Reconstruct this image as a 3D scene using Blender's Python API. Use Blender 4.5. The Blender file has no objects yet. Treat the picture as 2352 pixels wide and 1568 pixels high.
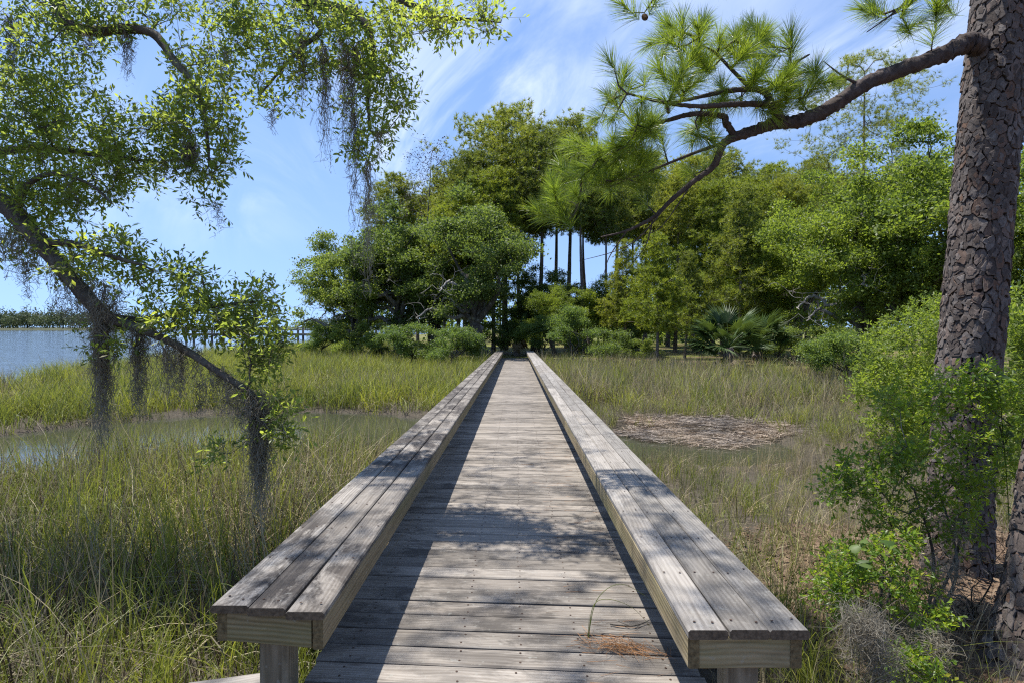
import bpy, math, random
import numpy as np
from mathutils import Vector, Matrix, Euler

sc = bpy.context.scene
COL = sc.collection
R = math.radians

# ------------------------------------------------------------------ camera
PXW, PXH, FPX = 2352.0, 1568.0, 1317.0          # measured picture size and focal length in picture pixels
HORIZON, VPX = 752.0, 1185.0
CAMPOS = Vector((0, 0, 1.43))
cam = bpy.data.objects.new('camera', bpy.data.cameras.new('camera'))
COL.objects.link(cam)
cam.data.sensor_fit = 'HORIZONTAL'; cam.data.sensor_width = 36.0
cam.data.lens = 36.0 * FPX / PXW
cam.data.clip_start = 0.05; cam.data.clip_end = 6000
cam.location = CAMPOS
CROT = Euler((R(90) - math.atan((PXH/2-HORIZON)/FPX), 0, math.atan((VPX-PXW/2)/FPX)), 'XYZ')
cam.rotation_euler = CROT
sc.camera = cam
CM = CROT.to_matrix()

# ------------------------------------------------------------------ sky and sun
SUN = Vector((-0.29, 0.15, 1.0)).normalized()
SUN_EL = math.asin(SUN.z); SUN_AZ = math.atan2(SUN.x, SUN.y)
w = bpy.data.worlds.new('World'); sc.world = w; w.use_nodes = True
nt = w.node_tree; nt.nodes.clear()
def wn(t, **k):
    n = nt.nodes.new(t)
    for a, b in k.items(): setattr(n, a, b)
    return n
def wl(a, b): nt.links.new(a, b)
def wmath(op, a, b=None, clamp=False):
    n = wn('ShaderNodeMath', operation=op, use_clamp=clamp)
    for i, v in enumerate((a, b)):
        if v is None: continue
        if isinstance(v, (int, float)): n.inputs[i].default_value = v
        else: wl(v, n.inputs[i])
    return n.outputs[0]
sky = wn('ShaderNodeTexSky', sky_type='NISHITA', sun_disc=False, sun_elevation=SUN_EL, sun_rotation=SUN_AZ,
         altitude=0, air_density=1.0, dust_density=0.15, ozone_density=2.2)
tc = wn('ShaderNodeTexCoord')
sep = wn('ShaderNodeSeparateXYZ'); wl(tc.outputs['Generated'], sep.inputs[0])
zz = wmath('MAXIMUM', sep.outputs[2], 0.03)
zz = wmath('ADD', zz, 0.30)
cx = wmath('DIVIDE', sep.outputs[0], zz); cy = wmath('DIVIDE', sep.outputs[1], zz)
cmb = wn('ShaderNodeCombineXYZ'); wl(cx, cmb.inputs[0]); wl(cy, cmb.inputs[1])
CR, CO1, CO2 = 65, (8.35, 1.56, 0), (8.74, 2.14, 0)
def cloud(rot, sx, sy, scale, detail, dist, off):
    mr = wn('ShaderNodeMapping'); mr.inputs['Rotation'].default_value = (0, 0, R(rot)); wl(cmb.outputs[0], mr.inputs['Vector'])
    mp = wn('ShaderNodeMapping')
    mp.inputs['Scale'].default_value = (sx, sy, 1); mp.inputs['Location'].default_value = off
    wl(mr.outputs[0], mp.inputs['Vector'])
    n = wn('ShaderNodeTexNoise'); n.inputs['Scale'].default_value = scale
    n.inputs['Detail'].default_value = detail; n.inputs['Roughness'].default_value = 0.62
    n.inputs['Distortion'].default_value = dist
    wl(mp.outputs[0], n.inputs['Vector'])
    return n.outputs['Fac']
fine = cloud(CR, 0.85, 2.0, 1.5, 10, 1.2, CO1)
big = cloud(CR, 0.9, 1.3, 0.8, 3, 0.3, CO2)
def ramp01(v, lo, hi):
    n = wn('ShaderNodeMapRange', interpolation_type='SMOOTHSTEP')
    n.inputs['From Min'].default_value = lo; n.inputs['From Max'].default_value = hi
    wl(v, n.inputs['Value']); return n.outputs[0]
mask = wmath('MULTIPLY', ramp01(fine, 0.34, 0.74), ramp01(big, 0.42, 0.68))
mask = wmath('MULTIPLY', mask, ramp01(sep.outputs[2], 0.03, 0.34))
mask = wmath('MULTIPLY', mask, 0.44, True)
mx = wn('ShaderNodeMix', data_type='RGBA'); mx.inputs['B'].default_value = (6.6, 6.9, 7.4, 1)
tint = wn('ShaderNodeMix', data_type='RGBA', blend_type='MULTIPLY'); tint.inputs['Factor'].default_value = 1.0
tint.inputs['B'].default_value = (0.92, 0.97, 1.11, 1)
gm = wn('ShaderNodeGamma'); gm.inputs['Gamma'].default_value = 0.80
skv = wn('ShaderNodeVectorMath', operation='MULTIPLY_ADD'); skv.inputs[1].default_value = (1, 1, 0.80); skv.inputs[2].default_value = (0, 0, 0.20)   # thin the bright band low over the water
wl(tc.outputs['Generated'], skv.inputs[0]); skn = wn('ShaderNodeVectorMath', operation='NORMALIZE'); wl(skv.outputs[0], skn.inputs[0]); wl(skn.outputs[0], sky.inputs['Vector'])
hs = wn('ShaderNodeHueSaturation'); hs.inputs['Saturation'].default_value = 1.07; hs.inputs['Value'].default_value = 1.18
wl(sky.outputs[0], gm.inputs[0]); wl(gm.outputs[0], hs.inputs['Color']); wl(hs.outputs[0], tint.inputs['A'])
wl(mask, mx.inputs['Factor']); wl(tint.outputs['Result'], mx.inputs['A'])
bg = wn('ShaderNodeBackground'); bg.inputs['Strength'].default_value = 0.126
wl(mx.outputs['Result'], bg.inputs['Color'])
wo = wn('ShaderNodeOutputWorld'); wl(bg.outputs[0], wo.inputs['Surface'])

sun = bpy.data.objects.new('sun', bpy.data.lights.new('sun', 'SUN'))
COL.objects.link(sun)
sun.data.energy = 4.6; sun.data.angle = R(0.55); sun.data.color = (1.0, 0.955, 0.88)
sun.rotation_euler = SUN.to_track_quat('Z', 'Y').to_euler()
sun.location = (0, 0, 30)

sc.view_settings.view_transform = 'Standard'; sc.view_settings.look = 'None'
sc.view_settings.exposure = 0.90; sc.view_settings.gamma = 1.0
sc.view_settings.use_curve_mapping = False
sc.cycles.use_denoising = False; sc.cycles.filter_width = 1.2
sc.cycles.max_bounces = 7; sc.cycles.diffuse_bounces = 3; sc.cycles.glossy_bounces = 3
sc.cycles.transmission_bounces = 4; sc.cycles.transparent_max_bounces = 6
sc.cycles.caustics_reflective = False; sc.cycles.caustics_refractive = False

# ------------------------------------------------------------------ helpers
def P(px, py, d):
    """point in the place seen in direction (px, py) of the photograph at d metres in front of the camera"""
    v = CM @ Vector(((px-PXW/2)/FPX*d, (PXH/2-py)/FPX*d, -d))
    return np.array(v + CAMPOS)
def PX(px, Y):
    """world x of a picture column at world y = Y"""
    return (px - VPX) / FPX * Y

def tag(o, label=None, cat=None, group=None, kind=None):
    if label: o['label'] = label
    if cat: o['category'] = cat
    if group: o['group'] = group
    if kind: o['kind'] = kind
    return o
def empty(name, loc=(0, 0, 0), rz=0.0):
    o = bpy.data.objects.new(name, None); COL.objects.link(o)
    o.empty_display_size = 0.2
    o.location = loc; o.rotation_euler = (0, 0, rz)
    return o
def link(name, me, mat=None, parent=None, loc=None, rot=None):
    o = bpy.data.objects.new(name, me); COL.objects.link(o)
    if mat is not None and not me.materials: me.materials.append(mat)
    if parent is not None: o.parent = parent
    if loc is not None: o.location = loc
    if rot is not None: o.rotation_euler = rot
    return o

def build(name, parts, smooth=False):
    """parts: list of (V, F) numpy arrays, F of width 3 or 4 -> one mesh"""
    Vs, loops, starts, tot = [], [], [], []
    off = 0; ls = 0
    for V, F in parts:
        V = np.asarray(V, dtype=np.float32).reshape(-1, 3); F = np.asarray(F, dtype=np.int32)
        if len(F) == 0: continue
        k = F.shape[1]
        Vs.append(V); loops.append((F + off).reshape(-1))
        starts.append(ls + np.arange(len(F), dtype=np.int32) * k)
        tot.append(np.full(len(F), k, dtype=np.int32))
        off += len(V); ls += F.size
    me = bpy.data.meshes.new(name)
    V = np.concatenate(Vs); L = np.concatenate(loops)
    me.vertices.add(len(V)); me.vertices.foreach_set('co', V.reshape(-1))
    me.loops.add(len(L)); me.loops.foreach_set('vertex_index', L)
    S = np.concatenate(starts)
    me.polygons.add(len(S)); me.polygons.foreach_set('loop_start', S)
    try: me.polygons.foreach_set('loop_total', np.concatenate(tot))
    except Exception: pass
    me.polygons.foreach_set('use_smooth', np.full(len(S), smooth, dtype=bool))
    me.update(calc_edges=True)
    return me

def box(x0, x1, y0, y1, z0, z1):
    V = [(x, y, z) for x in (x0, x1) for y in (y0, y1) for z in (z0, z1)]
    F = [(0, 1, 3, 2), (4, 6, 7, 5), (0, 4, 5, 1), (2, 3, 7, 6), (0, 2, 6, 4), (1, 5, 7, 3)]
    return np.array(V, float), np.array(F)

def timber(L, W, T, ch=0.005, n=3, rng=None, jit=0.0012):
    """a sawn board along +X from 0 to L, width along Y, chamfered long edges, faintly uneven"""
    rng = rng or np.random.default_rng(1)
    a, b = W/2, T/2
    prof = np.array([(-a+ch, -b), (a-ch, -b), (a, -b+ch), (a, b-ch), (a-ch, b), (-a+ch, b), (-a, b-ch), (-a, -b+ch)])
    rings = []
    for i in range(n+1):
        j = rng.normal(0, jit, 2)
        e = 0.0 if 0 < i < n else 0.0015
        p = prof * (1 - e)
        rings.append(np.column_stack([np.full(8, L*i/n), p[:, 0]+j[0], p[:, 1]+j[1]*0.6]))
    V = np.concatenate(rings); F = []
    for i in range(n):
        for k in range(8):
            F.append((i*8+k, i*8+(k+1) % 8, (i+1)*8+(k+1) % 8, (i+1)*8+k))
    F = np.array(F)[:, ::-1]
    caps = [(0, 1, 4, 5), (1, 2, 3, 4), (5, 6, 7, 0)]
    c2 = [tuple(reversed([q+n*8 for q in c])) for c in caps]
    return [(V, F), (V, np.array(caps)), (V, np.array(c2))]

def tube(pts, rad, sides=6, close=True):
    pts = np.asarray(pts, float); rad = np.asarray(rad, float); n = len(pts)
    t = np.gradient(pts, axis=0); t /= np.linalg.norm(t, axis=1, keepdims=True) + 1e-9
    ref = np.array([0.31, 0.17, 0.93]) if abs(t[0, 2]) < 0.85 else np.array([0.95, 0.2, 0.1])
    u = np.cross(t[0], ref); u /= np.linalg.norm(u) + 1e-9
    U = np.zeros((n, 3)); U[0] = u
    for i in range(1, n):
        u = U[i-1] - t[i]*np.dot(U[i-1], t[i]); U[i] = u/(np.linalg.norm(u)+1e-9)
    W = np.cross(t, U)
    ang = np.linspace(0, 2*math.pi, sides, endpoint=False)
    V = pts[:, None, :] + rad[:, None, None]*(np.cos(ang)[None, :, None]*U[:, None, :] + np.sin(ang)[None, :, None]*W[:, None, :])
    i = np.arange(n-1)[:, None]*sides; k = np.arange(sides)[None, :]; k2 = (k+1) % sides
    F = np.stack([i+k, i+k2, i+sides+k2, i+sides+k], axis=-1).reshape(-1, 4)
    return V.reshape(-1, 3), F

def smooth_path(pts, per=6):
    """Catmull-Rom through the points (last column may be a radius)"""
    pts = np.asarray(pts, float); n = len(pts); out = []
    for i in range(n-1):
        p0 = pts[max(i-1, 0)]; p1 = pts[i]; p2 = pts[i+1]; p3 = pts[min(i+2, n-1)]
        for t in np.linspace(0, 1, per, endpoint=False):
            out.append(0.5*((2*p1)+(-p0+p2)*t+(2*p0-5*p1+4*p2-p3)*t*t+(-p0+3*p1-3*p2+p3)*t**3))
    out.append(pts[-1]); return np.array(out)

class Skel:
    """branch skeleton: fixed limbs first, then twigs grown out to anchor points"""
    def __init__(self, seed=0):
        self.p = np.zeros((60000, 3)); self.par = np.full(60000, -1, int); self.r = np.zeros(60000); self.n = 0
        self.rng = np.random.default_rng(seed); self.tips = []
    def add(self, p, par, r=0.0):
        i = self.n; self.p[i] = p; self.par[i] = par; self.r[i] = r; self.n += 1; return i
    def path(self, pts, par=-1):
        """pts rows x,y,z,r; par -1 root, None = nearest node"""
        pts = np.asarray(pts, float)
        if par is None:
            d = np.linalg.norm(self.p[:self.n]-pts[0, :3], axis=1); par = int(np.argmin(d))
            if d[par] < 0.02: pts = pts[1:]
        ids = []
        for q in pts:
            par = self.add(q[:3], par, q[3]); ids.append(par)
        return ids
    def grow(self, A, step=0.12, wob=0.12, sag=0.06, pull=None, order=None):
        A = np.asarray(A, float)
        if order is None:
            S = self.p[:self.n]
            d = np.array([np.min(np.sum((S-a)**2, axis=1)) for a in A]); order = np.argsort(d)
        for i in order:
            a = A[i]; S = self.p[:self.n]
            d = np.linalg.norm(S-a, axis=1)
            if pull is not None: d = d + pull*np.maximum(0, S[:, 2]-a[2]+0.0)
            j = int(np.argmin(d)); s = S[j].copy(); L = np.linalg.norm(a-s)
            n = max(1, int(L/step)); par = j
            off = self.rng.normal(0, wob*L, 3); off[2] -= sag*L
            for k in range(1, n+1):
                t = k/n
                q = s+(a-s)*t+off*math.sin(math.pi*t)*0.7+self.rng.normal(0, 0.02*L/n if n > 1 else 0, 3)
                par = self.add(q if k < n else a, par)
            self.tips.append(par)
    def finish(self, rt=0.003, ex=0.42, rmax=None):
        n = self.n; cnt = np.zeros(n)
        ch = np.bincount(self.par[:n][self.par[:n] >= 0], minlength=n)
        cnt[ch == 0] = 1
        for i in range(n-1, -1, -1):
            if self.par[i] >= 0: cnt[self.par[i]] += cnt[i]
        rr = rt*np.maximum(cnt, 1)**ex
        if rmax: rr = np.minimum(rr, rmax)
        r = np.where(self.r[:n] > 0, self.r[:n], rr)
        kids = [[] for _ in range(n)]
        roots = []
        for i in range(n):
            (kids[self.par[i]] if self.par[i] >= 0 else roots).append(i)
        chains = []; stack = [(i, None) for i in roots]
        while stack:
            i, pr = stack.pop(); pts = []; rad = []
            if pr is not None: pts.append(self.p[pr]); rad.append(min(r[pr], r[i]*1.25))
            while True:
                pts.append(self.p[i]); rad.append(r[i])
                if not kids[i]: break
                k = max(kids[i], key=lambda q: (self.r[q] > 0, r[q]))
                for q in kids[i]:
                    if q != k: stack.append((q, i))
                i = k
            if len(pts) > 1: chains.append((np.array(pts), np.array(rad)))
        return chains
def chain_mesh(name, chains, sides=lambda r: 5, tip=0.35, lump=0.0, rng=None):
    parts = []
    for pts, rad in chains:
        rad = rad.copy(); rad[-1] *= tip
        s = sides(rad.max())
        V, F = tube(pts, rad, s)
        if lump and rad.max() > 0.02:
            V = V + rng.normal(0, 1, V.shape)*np.repeat(rad, s)[:, None]*lump
        parts.append((V, F))
    return build(name, parts, True)

def unit(v): return v/(np.linalg.norm(v, axis=-1, keepdims=True)+1e-9)
def rand_dir(rng, n, up=0.0):
    v = rng.normal(0, 1, (n, 3)); v[:, 2] += up; return unit(v)
def leaves(base, d, nrm, L, W, fold=0.18, droop=0.08):
    """pointed leaves folded along the midrib, 4 triangles each"""
    n = len(base); d = unit(d); s = unit(np.cross(d, nrm)); u = np.cross(s, d)
    L = np.broadcast_to(L, n)[:, None]; W = np.broadcast_to(W, n)[:, None]
    mid = base+d*L*0.58-u*W*fold
    V = np.stack([base, mid+s*W*0.5+u*W*fold, base+d*L-u*L*droop, mid-s*W*0.5+u*W*fold, mid], axis=1)
    i = (np.arange(n)*5)[:, None]
    F = np.concatenate([i+np.array([[0, 4, 1]]), i+np.array([[4, 2, 1]]), i+np.array([[0, 3, 4]]), i+np.array([[4, 3, 2]])])
    return V.reshape(-1, 3), F
def flakes(base, d, nrm, L, W):
    """far leaves: one diamond each"""
    n = len(base); d = unit(d); s = unit(np.cross(d, nrm))
    L = np.broadcast_to(L, n)[:, None]; W = np.broadcast_to(W, n)[:, None]
    V = np.stack([base, base+d*L*0.5+s*W*0.5, base+d*L, base+d*L*0.5-s*W*0.5], axis=1)
    return V.reshape(-1, 3), np.arange(n*4).reshape(-1, 4)
def needles(base, d, L, W, rng, bend=0.12):
    """pine needles: long thin triangles with a bend"""
    n = len(base); d = unit(d); s = unit(np.cross(d, rng.normal(0, 1, (n, 3))))
    L = np.broadcast_to(L, n)[:, None]; W = np.broadcast_to(W, n)[:, None]
    g = np.array([0, 0, -1.0])
    m = base+d*L*0.55+g*L*bend*0.25; t = base+d*L+g*L*bend
    V = np.stack([base+s*W*0.5, base-s*W*0.5, m-s*W*0.4, m+s*W*0.4, t], axis=1)
    i = (np.arange(n)*5)[:, None]
    return V.reshape(-1, 3), i+np.array([[0, 1, 2, 3]]), i+np.array([[3, 2, 4]])

def sstep(a, b, x):
    t = np.clip((x-a)/(b-a), 0, 1); return t*t*(3-2*t)
def vnoise(x, y, s=1.0, seed=0):
    """smooth 2-D value noise, 0..1"""
    x = np.asarray(x, float)*s; y = np.asarray(y, float)*s
    xi = np.floor(x).astype(np.int64); yi = np.floor(y).astype(np.int64); fx = x-xi; fy = y-yi
    fx = fx*fx*(3-2*fx); fy = fy*fy*(3-2*fy)
    def h(a, b):
        v = np.sin(a*127.1+b*311.7+seed*74.7)*43758.5453; return v-np.floor(v)
    return (h(xi, yi)*(1-fx)+h(xi+1, yi)*fx)*(1-fy)+(h(xi, yi+1)*(1-fx)+h(xi+1, yi+1)*fx)*fy

# ------------------------------------------------------------------ materials
class M:
    def __init__(self, name):
        self.m = bpy.data.materials.new(name); self.m.use_nodes = True
        self.t = self.m.node_tree; self.t.nodes.clear()
        self.out = self.n('ShaderNodeOutputMaterial')
    def n(self, t, **k):
        x = self.t.nodes.new(t)
        for a, b in k.items(): setattr(x, a, b)
        return x
    def l(self, a, b): self.t.links.new(a, b)
    def put(self, sock, v):
        if isinstance(v, (int, float, tuple)): sock.default_value = v
        else: self.l(v, sock)
    def math(self, op, a, b=0.0, clamp=False):
        x = self.n('ShaderNodeMath', operation=op, use_clamp=clamp)
        self.put(x.inputs[0], a); self.put(x.inputs[1], b); return x.outputs[0]
    def mix(self, f, a, b, mode='MIX'):
        x = self.n('ShaderNodeMix', data_type='RGBA', blend_type=mode)
        self.put(x.inputs['Factor'], f)
        for s, v in (('A', a), ('B', b)):
            self.put(x.inputs[s], v if not isinstance(v, tuple) or len(v) == 4 else v+(1,))
        return x.outputs['Result']
    def noise(self, vec, scale, detail=4, rough=0.55, dist=0.0, out='Fac'):
        x = self.n('ShaderNodeTexNoise'); x.inputs['Scale'].default_value = scale
        x.inputs['Detail'].default_value = detail; x.inputs['Roughness'].default_value = rough
        x.inputs['Distortion'].default_value = dist
        if vec is not None: self.l(vec, x.inputs['Vector'])
        return x.outputs[out]
    def range(self, v, a, b, c=0.0, d=1.0):
        x = self.n('ShaderNodeMapRange'); x.clamp = True
        self.put(x.inputs['Value'], v)
        for k, q in zip(('From Min', 'From Max', 'To Min', 'To Max'), (a, b, c, d)): x.inputs[k].default_value = q
        return x.outputs[0]
    def ramp(self, v, stops, interp='LINEAR'):
        x = self.n('ShaderNodeValToRGB'); e = x.color_ramp.elements; x.color_ramp.interpolation = interp
        while len(e) < len(stops): e.new(0.5)
        for el, (p, c) in zip(e, stops): el.position = p; el.color = tuple(c)+(1,)
        self.l(v, x.inputs[0]); return x.outputs[0]
    def mapping(self, vec, scale=(1, 1, 1), loc=None):
        x = self.n('ShaderNodeMapping'); x.inputs['Scale'].default_value = scale
        if loc is not None: self.put(x.inputs['Location'], loc)
        self.l(vec, x.inputs['Vector']); return x.outputs[0]
    def bump(self, h, strength=0.4, dist=0.01, normal=None):
        x = self.n('ShaderNodeBump'); x.inputs['Strength'].default_value = strength; x.inputs['Distance'].default_value = dist
        self.l(h, x.inputs['Height'])
        if normal is not None: self.l(normal, x.inputs['Normal'])
        return x.outputs[0]
    def surf(self, color, rough=0.8, normal=None, spec=0.3, trans=None, tf=0.35):
        b = self.n('ShaderNodeBsdfPrincipled')
        self.put(b.inputs['Base Color'], color if not isinstance(color, tuple) or len(color) == 4 else color+(1,))
        self.put(b.inputs['Roughness'], rough); b.inputs['Specular IOR Level'].default_value = spec
        if normal is not None: self.l(normal, b.inputs['Normal'])
        s = b.outputs[0]
        if trans is not None:
            t = self.n('ShaderNodeBsdfTranslucent'); self.put(t.inputs['Color'], trans if not isinstance(trans, tuple) or len(trans) == 4 else trans+(1,))
            x = self.n('ShaderNodeMixShader'); x.inputs[0].default_value = tf
            self.l(s, x.inputs[1]); self.l(t.outputs[0], x.inputs[2]); s = x.outputs[0]
        self.l(s, self.out.inputs['Surface'])
        return self.m

def leaf_mat(name, cols, tcol, rough=0.42, tf=0.33, spec=0.35, vary=0.25, big=0.0):
    m = M(name); g = m.n('ShaderNodeNewGeometry'); oi = m.n('ShaderNodeObjectInfo')
    n = len(cols)
    v = m.math('FRACT', m.math('ADD', g.outputs['Random Per Island'], oi.outputs['Random']))
    c = m.ramp(v, [(i/(n-1), q) for i, q in enumerate(cols)])
    f = m.range(oi.outputs['Random'], 0, 1, 1-vary, 1+vary)
    if big:   # leaf ages differ from bough to bough
        pn = m.noise(g.outputs['Position'], big, 2)
        f = m.math('MULTIPLY', f, m.range(pn, 0.3, 0.7, 0.72, 1.3))
    cm = m.n('ShaderNodeCombineColor'); m.l(f, cm.inputs[0]); m.l(m.math('POWER', f, 0.8), cm.inputs[1]); m.l(m.math('POWER', f, 0.5), cm.inputs[2])
    c = m.mix(1.0, c, cm.outputs[0], 'MULTIPLY')
    t = m.mix(1.0, tcol, cm.outputs[0], 'MULTIPLY')
    return m.surf(c, rough, None, spec, t, tf)

def wood_mat(name, lo, mid, hi, stain=0.5, stain_col=(0.034, 0.030, 0.027), algae=0.0, grain=1.0, cover=0.0, endc=(0.16, 0.12, 0.08)):
    """weathered softwood, grain along the board's own X"""
    m = M(name); tcn = m.n('ShaderNodeTexCoord'); oi = m.n('ShaderNodeObjectInfo'); g = m.n('ShaderNodeNewGeometry')
    off = m.n('ShaderNodeCombineXYZ')
    for i, k in enumerate((37.0, 91.0, 53.0)): m.l(m.math('MULTIPLY', oi.outputs['Random'], k), off.inputs[i])
    ob = tcn.outputs['Object']
    vadd = m.n('ShaderNodeVectorMath', operation='ADD'); m.l(ob, vadd.inputs[0]); m.l(off.outputs[0], vadd.inputs[1])
    v = vadd.outputs[0]
    warp = m.noise(m.mapping(v, (1.3, 5, 5)), 1.0, 3, 0.5)
    wv = m.n('ShaderNodeVectorMath', operation='ADD'); m.l(v, wv.inputs[0])
    cw = m.n('ShaderNodeCombineXYZ'); m.l(m.math('MULTIPLY', warp, 0.10), cw.inputs[1]); m.l(m.math('MULTIPLY', warp, 0.06), cw.inputs[2])
    m.l(cw.outputs[0], wv.inputs[1])
    rings = m.n('ShaderNodeTexWave', wave_type='BANDS', bands_direction='Y', wave_profile='SIN')
    rings.inputs['Scale'].default_value = 17.0; rings.inputs['Distortion'].default_value = 3.0
    rings.inputs['Detail'].default_value = 2; rings.inputs['Detail Scale'].default_value = 0.6
    m.l(m.mapping(wv.outputs[0], (0.22, 1, 1)), rings.inputs['Vector'])
    fib = m.noise(m.mapping(v, (2.2, 95, 95)), 1.0, 3, 0.6)
    fib2 = m.noise(m.mapping(v, (0.9, 26, 26)), 1.0, 3, 0.6)
    h = m.math('ADD', m.math('MULTIPLY', rings.outputs['Fac'], 0.13*grain), m.math('ADD', m.math('MULTIPLY', fib, 0.42), m.math('MULTIPLY', fib2, 0.50)))
    h = m.range(h, 0.28, 0.80)
    c = m.ramp(h, [(0.0, lo), (0.45, mid), (1.0, hi)])
    tone = m.range(oi.outputs['Random'], 0, 1, 0.70, 1.18)
    hue = m.math('FRACT', m.math('MULTIPLY', oi.outputs['Random'], 7.31))
    c = m.mix(m.math('MULTIPLY', hue, 0.22), c, (0.27, 0.225, 0.18))
    cc = m.n('ShaderNodeCombineColor'); [m.l(tone, cc.inputs[i]) for i in range(3)]
    c = m.mix(1.0, c, cc.outputs[0], 'MULTIPLY')
    # mildew blotches, drawn out along the grain
    st = m.noise(m.mapping(v, (3.0, 6.5, 6.5)), 1.0, 6, 0.72, 0.5)
    stl = m.noise(g.outputs['Position'], 1.3, 3)
    sf = m.math('MULTIPLY', m.range(st, 0.47-cover, 0.60-cover), m.range(stl, 0.36, 0.54, 0.25, 1.0))
    sf = m.math('MULTIPLY', sf, m.range(fib2, 0.25, 0.55, 0.55, 1.0))
    sf = m.math('MULTIPLY', sf, stain, True)
    c = m.mix(sf, c, stain_col)
    # pale lichen specks
    sp = m.noise(v, 34, 2, 0.5)
    c = m.mix(m.math('MULTIPLY', m.range(sp, 0.66, 0.74), 0.4), c, (0.30, 0.30, 0.27))
    # knots
    vo = m.n('ShaderNodeTexVoronoi'); vo.inputs['Scale'].default_value = 1.0; m.l(m.mapping(v, (1.6, 6, 6)), vo.inputs['Vector'])
    kf = m.range(vo.outputs['Distance'], 0.10, 0.02)
    c = m.mix(m.math('MULTIPLY', kf, 0.7), c, (0.075, 0.055, 0.04))
    if algae:
        al = m.noise(m.mapping(v, (1.1, 6, 6)), 1.0, 4, 0.6)
        c = m.mix(m.math('MULTIPLY', m.range(al, 0.45, 0.72), algae), c, (0.115, 0.125, 0.035))
    # sawn ends are dark end grain
    vt = m.n('ShaderNodeVectorTransform', vector_type='NORMAL', convert_from='WORLD', convert_to='OBJECT'); m.l(g.outputs['True Normal'], vt.inputs[0])
    vs = m.n('ShaderNodeSeparateXYZ'); m.l(vt.outputs[0], vs.inputs[0])
    ef = m.range(m.math('ABSOLUTE', vs.outputs[0]), 0.8, 0.95)
    eg = m.ramp(m.noise(v, 60, 4, 0.7), [(0.35, tuple(q*0.35 for q in endc)), (0.7, endc)])
    c = m.mix(ef, c, eg)
    nrm = m.bump(h, 0.55, 0.004)
    return m.surf(c, m.range(h, 0, 1, 0.9, 0.68), nrm, 0.25)

def bark_mat(name, a, b, c, scale=14, stretch=2.5, strength=0.8, dist=0.02, moss=None):
    m = M(name); tcn = m.n('ShaderNodeTexCoord'); oi = m.n('ShaderNodeObjectInfo')
    ob = tcn.outputs['Object']
    n1 = m.noise(m.mapping(ob, (1, 1, 1/stretch)), scale, 5, 0.65, 0.4)
    n2 = m.noise(ob, scale*5, 3, 0.6)
    h = m.math('ADD', m.math('MULTIPLY', n1, 0.7), m.math('MULTIPLY', n2, 0.3))
    col = m.ramp(m.range(h, 0.3, 0.72), [(0, a), (0.5, b), (1, c)])
    f = m.range(oi.outputs['Random'], 0, 1, 0.78, 1.2)
    cc = m.n('ShaderNodeCombineColor'); [m.l(f, cc.inputs[i]) for i in range(3)]
    col = m.mix(1.0, col, cc.outputs[0], 'MULTIPLY')
    if moss:
        col = m.mix(m.range(m.noise(ob, 3.0, 4, 0.6), 0.52, 0.66, 0, 0.7), col, moss)
    return m.surf(col, 0.9, m.bump(h, strength, dist), 0.2)

MAT = {}
MAT['deck'] = wood_mat('weathered_deck', (0.100, 0.083, 0.068), (0.228, 0.203, 0.176), (0.355, 0.325, 0.288), stain=0.72, cover=0.02)
MAT['seat'] = wood_mat('weathered_seat', (0.100, 0.090, 0.080), (0.232, 0.216, 0.196), (0.365, 0.345, 0.318), stain=0.45)
MAT['seatL'] = wood_mat('mildewed_seat', (0.090, 0.077, 0.065), (0.212, 0.193, 0.172), (0.345, 0.322, 0.292), stain=0.95, cover=0.07, stain_col=(0.036, 0.030, 0.027))
MAT['fascia'] = wood_mat('fascia_wood', (0.11, 0.078, 0.038), (0.235, 0.182, 0.100), (0.33, 0.275, 0.175), stain=0.25, algae=0.5, grain=1.3, endc=(0.20, 0.15, 0.075))
MAT['post'] = wood_mat('post_wood', (0.09, 0.07, 0.046), (0.20, 0.165, 0.115), (0.31, 0.265, 0.20), stain=0.3, algae=0.25, grain=1.3)
MAT['greypole'] = wood_mat('grey_pole', (0.10, 0.09, 0.08), (0.22, 0.205, 0.19), (0.34, 0.32, 0.30), stain=0.3)
m = M('rust'); MAT['rust'] = m.surf((0.05, 0.028, 0.018), 0.7)
MAT['oak_near'] = leaf_mat('oak_leaf_near', [(0.045, 0.076, 0.018), (0.075, 0.115, 0.026), (0.11, 0.150, 0.034), (0.070, 0.105, 0.026), (0.16, 0.135, 0.038)], (0.48, 0.58, 0.08), 0.42, 0.54, 0.4, 0.0, 1.4)
MAT['oak_far'] = leaf_mat('oak_leaf_far', [(0.048, 0.084, 0.020), (0.080, 0.122, 0.028), (0.115, 0.155, 0.040), (0.080, 0.122, 0.028), (0.135, 0.158, 0.046)], (0.32, 0.42, 0.06), 0.52, 0.38, 0.28, 0.22, 0.45)
MAT['oak_lime'] = leaf_mat('oak_leaf_lime', [(0.060, 0.098, 0.016), (0.10, 0.145, 0.022), (0.125, 0.165, 0.028), (0.080, 0.120, 0.020), (0.15, 0.17, 0.035)], (0.38, 0.50, 0.05), 0.50, 0.38, 0.28, 0.12, 0.5)
MAT['shrub'] = leaf_mat('shrub_leaf', [(0.045, 0.085, 0.020), (0.075, 0.120, 0.028), (0.10, 0.145, 0.040), (0.060, 0.105, 0.026)], (0.28, 0.40, 0.06), 0.50, 0.36, 0.3, 0.15, 0.6)
MAT['yaupon'] = leaf_mat('yaupon_leaf', [(0.022, 0.055, 0.010), (0.060, 0.118, 0.014), (0.10, 0.175, 0.020), (0.15, 0.215, 0.024), (0.050, 0.105, 0.013), (0.09, 0.15, 0.018), (0.26, 0.22, 0.03)], (0.42, 0.58, 0.04), 0.40, 0.42, 0.4, 0.1, 2.0)
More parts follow.
